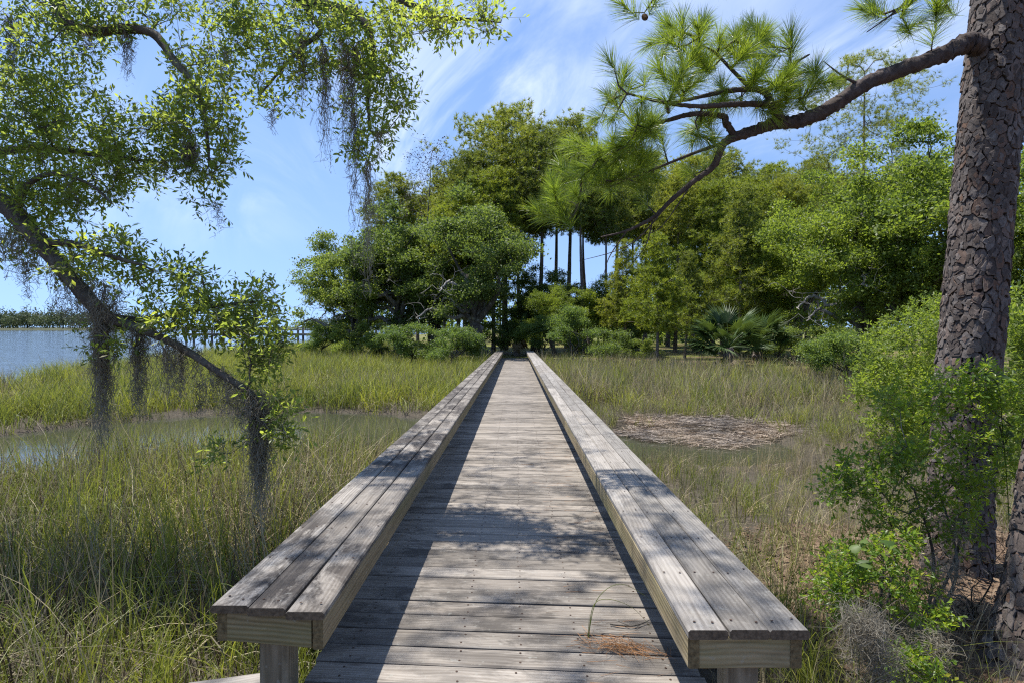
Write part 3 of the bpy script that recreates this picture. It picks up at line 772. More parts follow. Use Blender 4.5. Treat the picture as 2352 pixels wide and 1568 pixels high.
# live oaks
OA = oak_parts(31, 9.0, 4.9, 0.32, 460, 105, 0.165, 46, 0.02)
OB = oak_parts(32, 9.5, 4.5, 0.30, 460, 105, 0.165, 44, 0.06)
OC = oak_parts(33, 8.6, 3.8, 0.33, 360, 105, 0.15, 36, 0.22)
OL = oak_parts(34, 10.5, 5.2, 0.36, 620, 110, 0.145, 54, 0.02, mat='oak_lime')
OM = oak_parts(35, 11.0, 4.7, 0.34, 580, 110, 0.145, 50, 0.02, mat='oak_lime')
HS.update({id(OA): 9.0, id(OB): 9.5, id(OC): 8.6, id(OL): 10.5, id(OM): 11.0})
for px, Y, ty, kind, label, rz in [
    (815, 40, 520, OA, 'spreading live oak at the left tip of the wood, over the marsh', 0.4),
    (915, 39, 470, OB, 'live oak with long bare mossy limbs, second from the river', 2.0),
    (1005, 41, 432, OA, 'live oak behind the fork-trunked oak, left of the boardwalk end', 4.1),
    (1108, 34.5, 478, OC, 'fork-trunked live oak standing beside the left end of the boardwalk', 0.9),
    (1225, 41, 600, OB, 'live oak behind the right end of the boardwalk', 5.0),
    (1330, 43, 625, OA, 'live oak behind the round shrub right of the boardwalk end', 1.1),
    (1450, 44, 640, OB, 'shaded live oak behind the young pines', 3.1),
    (1600, 42, 540, OL, 'dark live oak behind the fan palm, left side', 5.6),
    (1745, 38, 480, OM, 'live oak behind the fan palm, right side', 0.2),
    (1830, 33, 440, OM, 'lime-green live oak at the centre of the right-hand wood', 2.7),
    (1985, 27, 352, OL, 'great lime-green live oak left of the big pine trunk', 1.3),
    (2165, 25, 235, OM, 'tall lime-green live oak half hidden by the big pine trunk', 4.4),
    (1275, 37, 640, OM, 'low sunlit oak between the boardwalk end and the thick pine trunk', 2.2),
    (1400, 39, 620, OL, 'low lime-green oak left of the bright young pine', 0.7),
    (1660, 37, 600, OM, 'low lime-green oak just behind the fan palms', 5.1),
    (2440, 22, 330, OL, 'lime-green live oak at the right edge behind the big pine trunk', 3.3)]:
    x, y = at(px, Y)
    place('live_oak', 'oak tree', kind, label, x, y, rz, pine_h(Y, ty)/HS[id(kind)], 'live oaks on the far bank')

# bare grey limbs reaching out of the mossy oaks
def bare_limb(seed, L):
    rng = np.random.default_rng(seed); sk = Skel(seed+1)
    main = smooth_path(np.array([(0, 0, 1.6, .16), (-0.25*L, 0, 2.3, .13), (-0.5*L, -0.1*L, 2.25, .10), (-0.75*L, -0.05*L, 2.75, .07), (-L, -0.12*L, 2.2, .04)]), 8)
    main[:, 1:3] += rng.normal(0, 0.05, (len(main), 2)); sk.path(main)
    A = [main[int(rng.integers(8, len(main))), :3]+np.array([rng.normal(-0.3, 0.6), rng.normal(0, 0.6), rng.uniform(-0.5, 1.1)]) for k in range(46)]
    sk.grow(np.array(A), 0.18, 0.2, 0.0)
    me = chain_mesh('bare_limb', sk.finish(0.009, 0.4, 0.05), lambda r: 8 if r > 0.05 else 4, 0.4, 0.08, rng); me.materials.append(MAT['dead_wood']); return me
LIMB = [bare_limb(71, 3.8), bare_limb(72, 3.0)]
for o in [q for q in COL.objects if q.name.startswith('live_oak')]:
    lab = o.get('label', '')
    if 'second from' in lab or 'behind the fork' in lab or 'fork-trunked' in lab or 'left tip' in lab or 'great lime' in lab:
        for k in range(3):
            b = link('bare_limb', LIMB[k % 2], None, o, (0, 0, 0.7*k), (0, 0, -o.rotation_euler.z+(0.25, -0.5, 0.9)[k])); b['label'] = 'bare grey limb hung with moss'
# leafless tree with a few dark leaves left of the pines
def bare_tree():
    rng = np.random.default_rng(41); sk = Skel(42); H = 13.5
    sk.path(smooth_path([(0, 0, -0.3, 0.16), (0.1, 0, 4, 0.12), (-0.1, 0.1, 8, 0.08), (0.1, 0, 11, 0.04), (0.2, 0, 13.2, 0.015)], 6))
    A = []
    for k in range(150):
        t = rng.uniform(0.58, 1.0); az = rng.uniform(0, 6.28); L = 2.4*(1.25-t)**0.6*rng.uniform(0.3, 1.0)*1.3
        A.append((math.cos(az)*L, math.sin(az)*L, H*t+L*0.45))
    A = np.array(A); sk.grow(A, 0.3, 0.08, -0.05)
    tr = chain_mesh('trunk', sk.finish(0.008, 0.42, 0.08), lambda r: 6 if r > 0.05 else 4, 0.4); tr.materials.append(MAT['pine_bark_far'])
    n = 150*9; c = np.repeat(A, 9, axis=0)+rng.normal(0, 0.22, (n, 3)); L = rng.uniform(0.08, 0.16, n)
    cr = build('dead_leaves', [flakes(c, rand_dir(rng, n), rand_dir(rng, n), L, L*0.5)]); cr.materials.append(MAT['dark_leaf'])
    return tr, cr
x, y = at(985, 43); bt = place('bare_tree', 'tree', bare_tree(), 'leafless tree with few dark withered leaves left of the tall pines', x, y, 0, pine_h(43, 348)/13.6)

# shrubs along the bank
SA = oak_parts(51, 2.6, 2.0, 0.06, 150, 120, 0.085, 14, 0.02, 0.36, 'shrub')
SB = oak_parts(52, 3.2, 2.1, 0.07, 170, 120, 0.085, 14, 0.05, 0.38, 'shrub')
SD = oak_parts(53, 1.9, 1.6, 0.05, 110, 120, 0.08, 12, 0.02, 0.32, 'oak_far')
for px, Y, kind, s, label, rz in [
    (945, 30.5, SA, 1.0, 'rounded green shrub at the marsh edge, left of the boardwalk', 0.3),
    (1035, 28.5, SA, 0.92, 'rounded green shrub close beside the left bench rail far end', 2.2),
    (1315, 31, SB, 1.05, 'large rounded shrub right of the boardwalk end', 1.0),
    (1392, 29.5, SD, 1.05, 'low shrub at the right foot of the large rounded shrub', 4.0),
    (1245, 33.5, SB, 0.85, 'shrub touching the far end of the right bench rail', 3.0),
    (1150, 39, SD, 1.2, 'dark shrub behind the end of the boardwalk', 5.0),
    (820, 37, SD, 1.3, 'drooping shrub at the river tip of the wood', 1.5),
    (735, 40, SA, 1.0, 'leafy shrub at the far left foot of the wood beside the river', 2.5),
    (880, 36, SD, 1.0, 'small dark shrub under the mossy oak limbs', 0.1),
    (1880, 25, SD, 1.1, 'green shrub under the lime oaks, left of the big pine trunk', 3.7),
    (1790, 30, SD, 1.0, 'small shrub right behind the fan palm', 0.9),
    (1470, 31, SD, 0.7, 'small low shrub left of the bright young pine', 2.9),
    (1950, 20, SA, 0.85, 'spreading shrub at the edge of the dry marsh grass', 5.2)]:
    x, y = at(px, Y)
    place('shrub', 'shrub', kind, label, x, y, rz, s, 'shrubs along the far bank', pn=('stems', 'foliage'))

# ------------------------------------------------------------------ fan palms
def frond_mesh(seed, dead=False):
    rng = np.random.default_rng(seed); parts = []
    L = 1.0 if not dead else 0.8
    pet = np.array([(0, 0, 0), (0.35, 0, 0.02), (0.75, 0, -0.02), (1.05, 0, -0.08)])*(1 if not dead else 0.7)
    parts.append(tube(pet, np.array([0.018, 0.014, 0.011, 0.008]), 4))
    hub = pet[-1]; n = 30
    for k in range(n):
        a = (k/(n-1)-0.5)*R(210 if not dead else 110)
        l = L*(0.95-0.35*abs(k/(n-1)-0.5)**1.2*2)*rng.uniform(0.85, 1.08)
        d = np.array([math.cos(a), math.sin(a), 0.10*math.cos(a*1.5)]); s = np.array([-math.sin(a), math.cos(a), 0])*0.030
        tdrop = rng.uniform(0.12, 0.35) if not dead else rng.uniform(0.2, 0.6)
        p1 = hub+d*l*0.5+np.array([0, 0, -0.03]); p2 = hub+d*l+np.array([0, 0, -tdrop*l])
        parts.append((np.array([hub, p1+s, p2, p1-s, p1+np.array([0, 0, 0.022])]), np.array([(0, 4, 1), (4, 2, 1), (0, 3, 4), (4, 3, 2)])))
    me = build('frond', parts); me.materials.append(MAT['palm_dead' if dead else 'palm']); return me
FR = [frond_mesh(61), frond_mesh(62), frond_mesh(63)]; FD = [frond_mesh(64, True), frond_mesh(65, True)]
def palm(label, x, y, trunk_h, n, nd, s, seed):
    rng = np.random.default_rng(seed); z = float(terrain(x, y))
    t = empty('fan_palm', (x, y, z)); tag(t, label, 'palm', 'fan palms on the far bank')
    tr = []; k = 10
    pts = np.array([(0.03*math.sin(i), 0.02*math.cos(i), -0.2+(trunk_h+0.2)*i/k) for i in range(k+1)])
    V, F = tube(pts, np.array([0.20+0.03*(i % 2) for i in range(k+1)])*min(1, s), 9)
    me = build('trunk', [(V+rng.normal(0, 0.012, V.shape), F)]); me.materials.append(MAT['pine_bark_far']); link('trunk', me, None, t)
    for i in range(n+nd):
        dead = i >= n
        az = rng.uniform(0, 6.28); el = rng.uniform(-0.15, 1.25) if not dead else rng.uniform(-1.35, -0.75)
        o = link('frond', (FD if dead else FR)[int(rng.integers(2 if dead else 3))], None, t, (0, 0, trunk_h), (rng.normal(0, 0.3), -el, az))
        q = s*rng.uniform(0.8, 1.1); o.scale = (q, q, q)
        if dead: o['label'] = 'dry tan frond hanging below the green ones'
    return t
x, y = at(1672, 27.5); palm('large fan palm with tan dead fronds at the marsh edge', x, y, 1.0, 34, 14, 1.15, 1)
x, y = at(1738, 29.0); palm('fan palm close behind and right of the large fan palm', x, y, 0.9, 26, 6, 1.05, 2)
x, y = at(1187, 38.0); palm('fan palm with shaggy trunk just beyond the boardwalk end', x, y, 1.5, 16, 8, 0.9, 3)
x, y = at(1428, 36.0); palm('small fan palm in the clearing right of the round shrub', x, y, 0.5, 18, 6, 0.9, 4)

# ------------------------------------------------------------------ woods too far or too dense to tell apart
def woods(name, label, trees, leaf, per, mat, seed):
    rng = np.random.default_rng(seed); B, D, N_, L_ = [], [], [], []
    tr = []
    for (x, y, h, r) in trees:
        z0 = float(terrain(x, y)); n = per
        d = rand_dir(rng, n, 0.2); q = rng.uniform(0.45, 1.0, (n, 1))**0.6
        lob = 1+0.28*np.sin(d[:, :1]*5+x)+0.22*np.sin(d[:, 2:3]*7+y)
        B.append(np.array([x, y, z0+h*0.56])+d*q*lob*np.array([r, r, h*0.46]))
        tr.append(tube(np.array([(x, y, z0-0.3), (x, y, z0+h*0.6)]), np.array([r*0.05, r*0.03]), 4))
    B = np.concatenate(B); n = len(B); L = leaf*rng.uniform(0.6, 1.3, n)
    me = build(name, [flakes(B, rand_dir(rng, n), rand_dir(rng, n, 0.6), L, L*0.7)]+tr); me.materials.append(MAT[mat])
    o = link(name, me); tag(o, label, 'woods', kind='stuff'); return o
rng = np.random.default_rng(99); T = []
for k in range(90):
    y = rng.uniform(54, 78); u = rng.uniform(820, 2600); x = PX(u, y); T.append((x, y, rng.uniform(6.5, 11.5)*(0.42 if 1150 < u < 1640 else 1.0), rng.uniform(2.4, 3.8)))
woods('back_woods', 'dense shaded woods filling the gaps behind the far bank trees', T, 0.42, 520, 'oak_far', 5)
T = []
for k in range(260):
    x = rng.uniform(-620, -335); d = rng.uniform(0, 60)
    T.append((x, 480+d, rng.uniform(7, 14)+d*0.07, rng.uniform(3.5, 6.0)))
for k in range(26):
    x = rng.uniform(-620, -340); T.append((x, 500+rng.uniform(0, 30), rng.uniform(16, 22), rng.uniform(2.5, 4.0)))
for k in range(150):
    x = rng.uniform(-335, -150); d = rng.uniform(0, 70); T.append((x, 900+d, rng.uniform(11, 15)+d*0.04, rng.uniform(4.5, 7.5)))
woods('far_woods', 'low line of hazy green woods along the shore across the river', T, 1.5, 130, 'far_wood', 6)

# ------------------------------------------------------------------ pier on the river, seen past the oaks
pier = empty('river_pier', (0, 84, 0)); tag(pier, 'distant grey wooden pier with handrail standing in the river', 'pier')
rng = np.random.default_rng(8)
me = build('pier_post', timber(4.1, 0.26, 0.26, 0.03, 2, rng)); me.materials.append(MAT['greypole'])
for k in range(11):
    for yy in (0, 2.0):
        link('post', me, None, pier, (-48.5+2.75*k, yy, -2.6), (0, R(-90), 0))
for z, h, t in ((1.45, 0.06, 0.22), (1.05, 0.16, 0.05), (0.35, 0.28, 0.10)):
    for yy in (-0.16, 2.16):
        link('handrail' if z > 1 else 'edge_beam', build('rail', timber(29, t if z > 1.4 else h, h if z > 1.4 else t, 0.004, 2, rng)), MAT['greypole'], pier, (-49, yy, z), (0 if z > 1.4 else R(90), 0, 0))
me = build('pier_plank', timber(2.1, 0.27, 0.05, 0.005, 1, rng)); me.materials.append(MAT['greypole'])
for k in range(102): link('plank', me, None, pier, (-48.8+0.283*k, 0, 0.515), (0, 0, R(90)))
# ------------------------------------------------------------------ the near live oak reaching in from the left
rngO = np.random.default_rng(101)
sk = Skel(102)
def pp(rows): return np.array([list(P(a, b, d))+[r] for a, b, d, r in rows])
TR = np.array([(-7.0, 5.2, -1.0, 0.46), (-6.9, 5.2, 0.2, 0.34), (-6.6, 5.2, 1.6, 0.30), (-6.2, 5.15, 2.8, 0.27), (-6.0, 5.1, 4.2, 0.22), (-5.8, 5.1, 5.8, 0.15), (-5.7, 5.1, 7.2, 0.08)])
sk.path(smooth_path(TR, 6))
def limb(rows, lead=None):
    p = pp(rows)
    if lead is not None: p = np.concatenate([np.array(lead), p])
    sk.path(smooth_path(p, 6), None)
limb([(-120, 395, 4.8, .085), (0, 462, 4.7, .074), (60, 520, 4.6, .066), (120, 590, 4.5, .060), (175, 655, 4.45, .057), (225, 712, 4.4, .053), (262, 735, 4.35, .040), (345, 765, 4.3, .030), (420, 800, 4.2, .027), (500, 852, 4.1, .024), (575, 903, 4.0, .022), (612, 950, 4.0, .012)],
     [(-6.2, 5.15, 2.8, .16), (-5.3, 5.0, 2.75, .12)])
limb([(-80, 350, 5.0, .045), (0, 348, 5.0, .036), (70, 342, 4.95, .032), (180, 350, 4.9, .026), (270, 362, 4.85, .018), (370, 374, 4.8, .010)], [(-6.1, 5.1, 3.4, .09), (-5.2, 5.1, 3.1, .06)])
limb([(125, -60, 4.9, .055), (132, 5, 4.9, .050), (150, 45, 4.85, .046), (205, 72, 4.8, .042), (290, 66, 4.8, .038), (355, 80, 4.8, .034), (400, 140, 4.75, .028), (440, 185, 4.7, .024), (466, 245, 4.7, .018), (478, 340, 4.65, .012), (480, 380, 4.6, .008)],
     [(-5.9, 5.1, 5.0, .12), (-5.0, 5.0, 5.2, .09), (-4.4, 4.9, 4.9, .07)])
limb([(330, -140, 5.0, .07), (560, -90, 5.0, .06), (690, -5, 4.95, .046), (770, 18, 4.9, .040), (815, 32, 4.9, .036), (846, 70, 4.85, .030), (858, 130, 4.8, .022), (845, 210, 4.75, .016), (850, 300, 4.7, .009)],
     [(-5.8, 5.1, 5.6, .13), (-4.4, 5.2, 5.7, .10)])
limb([(690, -5, 4.95, .030), (716, 40, 4.9, .026), (737, 72, 4.85, .022), (700, 105, 4.85, .018), (655, 150, 4.8, .014), (600, 215, 4.8, .007)])
limb([(560, -90, 5.0, .045), (760, -70, 4.8, .040), (905, -8, 4.6, .032), (968, 22, 4.55, .026), (1012, 44, 4.5, .020), (1070, 45, 4.45, .012), (1150, 52, 4.4, .005)])
limb([(250, 728, 4.38, .03), (330, 735, 4.5, .024), (420, 715, 4.5, .018), (520, 700, 4.45, .012), (620, 690, 4.4, .006)])
limb([(100, 560, 4.55, .035), (170, 560, 4.4, .026), (260, 590, 4.3, .018), (330, 610, 4.25, .009)])
limb([(40, 500, 4.65, .03), (60, 430, 4.6, .024), (120, 400, 4.5, .018), (200, 420, 4.5, .012), (260, 470, 4.45, .006)])
sk.path(smooth_path(np.array([(-5.7, 5.1, 6.6, .12), (-4.6, 5.2, 7.6, .09), (-3.4, 5.2, 8.0, .07), (-2.4, 5.2, 8.2, .05), (-1.4, 5.4, 8.3, .03)]), 6), None)
limb([(468, 655, 4.42, .006), (462, 620, 4.42, .005), (480, 612, 4.4, .003)])
# where leaves are: ellipses of the crown (centre, half axes in picture pixels, twigs, depth)
REG = [(100, 120, 150, 130, 130, 4.4, 5.6), (50, 260, 130, 90, 95, 4.4, 5.4), (290, 35, 170, 45, 60, 4.5, 5.3), (180, 250, 110, 60, 26, 4.5, 5.3),
       (150, 395, 180, 90, 165, 4.4, 5.3), (330, 335, 130, 95, 96, 4.4, 5.2), (450, 180, 90, 80, 62, 4.4, 5.2), (455, 320, 90, 110, 74, 4.3, 5.1), (505, 380, 40, 50, 14, 4.4, 4.9),
       (520, 70, 80, 80, 48, 4.5, 5.3), (680, 55, 130, 65, 80, 4.5, 5.4), (640, 190, 60, 85, 34, 4.5, 5.1), (730, 130, 60, 60, 26, 4.5, 5.1), (840, 90, 80, 90, 66, 4.4, 5.2), (860, 230, 70, 90, 50, 4.4, 5.0), (850, 330, 60, 40, 20, 4.4, 4.9),
       (960, 40, 90, 55, 46, 4.2, 4.9), (1075, 45, 85, 38, 24, 4.2, 4.6), (80, 470, 110, 60, 50, 4.4, 5.1), (230, 600, 110, 55, 60, 4.1, 4.8), (60, 570, 70, 50, 22, 4.3, 4.9),
       (390, 660, 100, 50, 50, 4.1, 4.7), (560, 710, 95, 45, 52, 4.1, 4.7), (440, 740, 130, 40, 50, 4.0, 4.6), (600, 780, 60, 55, 34, 4.0, 4.5), (250, 800, 55, 40, 14, 4.1, 4.6), (600, 850, 35, 50, 14, 3.9, 4.3), (640, 965, 38, 55, 20, 3.8, 4.2), (510, 1040, 22, 22, 5, 3.9, 4.1),
       (480, 470, 25, 20, 4, 4.5, 4.7), (915, 200, 30, 60, 12, 4.4, 4.8),
       # boughs above the picture: they shade the planks and the grass below
       (200, -180, 320, 110, 90, 4.5, 6.4), (-260, 150, 220, 300, 130, 4.2, 6.5), (-250, 600, 180, 150, 40, 4.2, 5.4), (350, -420, 420, 130, 90, 4.4, 6.0)]
A = []
for cx_, cy_, rx, ry, n, d0, d1 in REG:
    k = 0
    while k < n:
        u, v = rngO.uniform(-1, 1, 2)
        if u*u+v*v > 1: continue
        px, py = cx_+u*rx, cy_+v*ry
        if 215 < px < 372 and 100 < py < 232 and (px-293)**2/80**2+(py-165)**2/68**2 < 1: k += 0.25; continue      # the open sky window
        A.append(P(px, py, rngO.uniform(d0, d1))); k += 1
# high boughs over the walk: their shade dapples the near planks
for k in range(95):
    tx, ty, t = rngO.uniform(-1.4, 1.2), (rngO.uniform(1.3, 3.7) if k < 66 else rngO.uniform(4.6, 6.8)), rngO.uniform(6.5, 9.0)
    c = np.array([tx, ty, 0])+np.array(SUN)/SUN.z*t
    for j in range(3): A.append(c+rngO.normal(0, 0.22, 3))
A = np.array(A)
sk.grow(A, 0.10, 0.10, 0.03)
chains = sk.finish(0.0022, 0.40, 0.03)
root = empty('live_oak', (-7.0, 5.2, float(terrain(-7.0, 5.2))))
tag(root, 'live oak reaching in from the left with mossy drooping limbs', 'oak tree')
def child_at(o, r):
    o.parent = r; o.matrix_parent_inverse = Matrix.Translation(-Vector(r.location)); return o
me = chain_mesh('branches', chains, lambda r: 12 if r > 0.05 else (7 if r > 0.012 else 4), 0.4, 0.07, rngO)
me.materials.append(MAT['oak_bark']); child_at(link('trunk', me), root)
# leafy sprigs
def sprigs(A, rng, ns, slen, nl, Lf, Wf, up=0.2, par=None):
    """each anchor carries ns sprigs with nl leaves; returns leaf and stem geometry"""
    n = len(A)*ns; a = np.repeat(A, ns, axis=0)
    d = rand_dir(rng, n, up); sl = slen*rng.uniform(0.5, 1.2, n)
    e = a+d*sl[:, None]
    s = unit(np.cross(d, rand_dir(rng, n)))*0.0011
    u = unit(np.cross(d, s))*0.0011
    SV = np.stack([a+s, a-s*0.5+u, a-s*0.5-u, e+s*0.5, e-s*0.25+u*0.5, e-s*0.25-u*0.5], 1).reshape(-1, 3)
    i = (np.arange(n)*6)[:, None]
    SF = np.concatenate([i+np.array([[0, 1, 4, 3]]), i+np.array([[1, 2, 5, 4]]), i+np.array([[2, 0, 3, 5]])])
    m = n*nl; t = np.tile(np.linspace(0.15, 1.0, nl)**0.6, n)
    b = np.repeat(a, nl, axis=0)+np.repeat(d*sl[:, None], nl, axis=0)*t[:, None]
    dd = np.repeat(d, nl, axis=0); side = unit(np.cross(dd, rand_dir(rng, m)))
    ld = unit(dd*(0.35+0.55*t[:, None]**2)+side*0.8+rng.normal(0, 0.15, (m, 3)))
    nr = unit(rand_dir(rng, m)*0.7+np.array([0, 0, 0.9]))
    L = Lf*rng.uniform(0.6, 1.2, m)
    return leaves(b, ld, nr, L, L*Wf), (SV, SF)
lv, stv = sprigs(A, rngO, 5, 0.16, 5, 0.055, 0.40)
me = build('foliage', [lv]); me.materials.append(MAT['oak_near']); tag(child_at(link('crown', me), root), kind='stuff')
me = build('twigs', [stv]); me.materials.append(MAT['oak_bark']); tag(child_at(link('twigs', me), root), kind='stuff')

# ------------------------------------------------------------------ Spanish moss
def ribbon_set(P0, steps, W, rng):
    """P0: (n,k,3) polylines -> flat ribbons"""
    n, k, _ = P0.shape
    d = np.gradient(P0, axis=1); s = unit(np.cross(d, rng.normal(0, 1, (n, 1, 3))))*W*0.5
    taper = np.linspace(1, 0.45, k)[None, :, None]
    V = np.stack([P0+s*taper, P0-s*taper], 2).reshape(-1, 3)
    b = (np.arange(n)*k*2)[:, None]+np.arange(k-1)[None, :]*2
    F = np.stack([b, b+1, b+3, b+2], -1).reshape(-1, 4)
    return V, F
def moss(top, length, width, n, label, group='hanging Spanish moss', seed=0, along=None, curls=6, taper=0.55, wd=0.0052):
    rng = np.random.default_rng(seed); k = max(8, int(length/0.03)); n = int(n*(0.85 if top[2] < 2.2 else 0.5))
    top = np.asarray(top, float)
    T0 = np.tile(top, (n, 1))
    if along is not None:
        t = rng.uniform(0, 1, n)[:, None]; T0 = top+(np.asarray(along)-top)*t
    T0 = T0+rng.normal(0, 1, (n, 3))*np.array([width*0.30, width*0.30, width*0.12])
    ln = length*rng.uniform(0.25, 1.0, n)**0.8
    z = np.linspace(0, 1, k)[None, :]
    w = np.cumsum(rng.normal(0, 1, (n, k, 2)), axis=1)*0.006
    w += 0.012*np.sin(np.linspace(0, 1, k)[None, :, None]*rng.uniform(8, 40, (n, 1, 2))+rng.uniform(0, 6, (n, 1, 2)))
    squeeze = 1-taper*z
    cx0 = T0[:, :2].mean(0); XY = cx0+(T0[:, None, :2]-cx0)*squeeze[:, :, None]+w
    L0 = np.concatenate([XY, (T0[:, 2:3]-ln[:, None]*z)[:, :, None]], -1)
    parts = [ribbon_set(L0, k, wd, rng)]
    m = n*curls
    i = rng.integers(0, n, m); j = rng.integers(0, k, m); b = L0[i, j]
    q = 6; t = np.linspace(0, 1, q)[None, :, None]
    d1 = rand_dir(rng, m, -0.4)[:, None, :]; d2 = rand_dir(rng, m)[:, None, :]
    ll = rng.uniform(0.025, 0.085, (m, 1, 1))
    C = b[:, None, :]+d1*ll*t+d2*ll*0.45*np.sin(t*5)
    parts.append(ribbon_set(C, q, wd*0.75, rng))
    me = build('spanish_moss', parts); me.materials.append(MAT['moss'])
    o = link('spanish_moss', me); tag(o, label, 'moss', group); return o
SMALL = 'small wisp of grey Spanish moss dangling from the live oak twigs'
moss(P(232, 700, 4.35), 1.15, 0.095, 200, 'long thick column of Spanish moss hanging at the left, over the marsh', seed=1, curls=6, taper=0.35)
moss(P(575, 885, 4.0), 0.88, 0.10, 210, 'long tapering tail of Spanish moss at the tip of the lowest limb', seed=2, curls=6, along=P(612, 945, 4.0), taper=0.5)
moss(P(470, 830, 4.15), 0.36, 0.10, 100, 'dark mat of Spanish moss on the drooping end of the lowest limb', seed=3, along=P(585, 905, 4.0), curls=6, taper=0.1)
moss(P(300, 750, 4.3), 0.70, 0.07, 80, 'thin Spanish moss streamer right of the long thick moss column', seed=4, along=P(330, 760, 4.3), curls=7)
moss(P(360, 770, 4.3), 0.42, 0.16, 110, 'ragged Spanish moss curtain under the middle of the lowest limb', seed=5, along=P(440, 805, 4.2), curls=7, taper=0.2)
moss(P(120, 590, 4.5), 0.42, 0.18, 110, 'shaggy Spanish moss clinging to the thick lower limb', seed=6, along=P(235, 715, 4.4), curls=6, taper=0.1)
moss(P(10, 520, 4.6), 0.40, 0.25, 150, 'Spanish moss fringe under the limb at the left picture edge', seed=7, along=P(90, 545, 4.5), curls=6, taper=0.1)
moss(P(225, 640, 4.3), 0.36, 0.14, 70, 'Spanish moss tangle above the bend of the thick lower limb', seed=8, along=P(270, 690, 4.3), curls=6, taper=0.15)
moss(P(745, 110, 4.7), 1.05, 0.07, 80, 'long Spanish moss strand high in the middle of the oak', seed=9, curls=8, taper=0.6)
moss(P(785, 85, 4.7), 0.95, 0.12, 150, 'broad Spanish moss streamer hanging beside the longest strand', seed=10, along=P(820, 110, 4.7), curls=8, taper=0.6)
moss(P(815, 260, 4.7), 1.40, 0.035, 40, 'longest thread of Spanish moss, hanging against the blue sky', seed=11, curls=10, taper=0.5)
moss(P(846, 372, 4.6), 1.12, 0.04, 50, 'Spanish moss thread hanging lowest in front of the far oaks', seed=12, curls=10, taper=0.5)
moss(P(690, 80, 4.7), 0.62, 0.05, 60, 'narrow Spanish moss strand left of the broad streamer', seed=13, curls=8)
moss(P(440, 335, 4.6), 0.22, 0.10, 110, 'dark knot of Spanish moss like a nest on a hanging branch', seed=14, curls=10, taper=0.3)
moss(P(22, 40, 4.8), 0.62, 0.10, 70, 'Spanish moss strand in the top left corner', seed=15, curls=8)
moss(P(290, 70, 4.8), 0.42, 0.07, 50, 'Spanish moss under the upper left limb, in the open sky gap', seed=16, curls=8)
for k, (px, py, ln) in enumerate([(205, 80, .22), (520, 120, .25), (625, 250, .18), (870, 300, .25), (495, 470, .25), (380, 370, .2), (500, 700, .25), (60, 600, .3), (400, 720, .25), (460, 880, .3)]):
    moss(P(px, py, 4.5), ln, 0.04, 14, SMALL, 'small moss wisps', 40+k, curls=8)

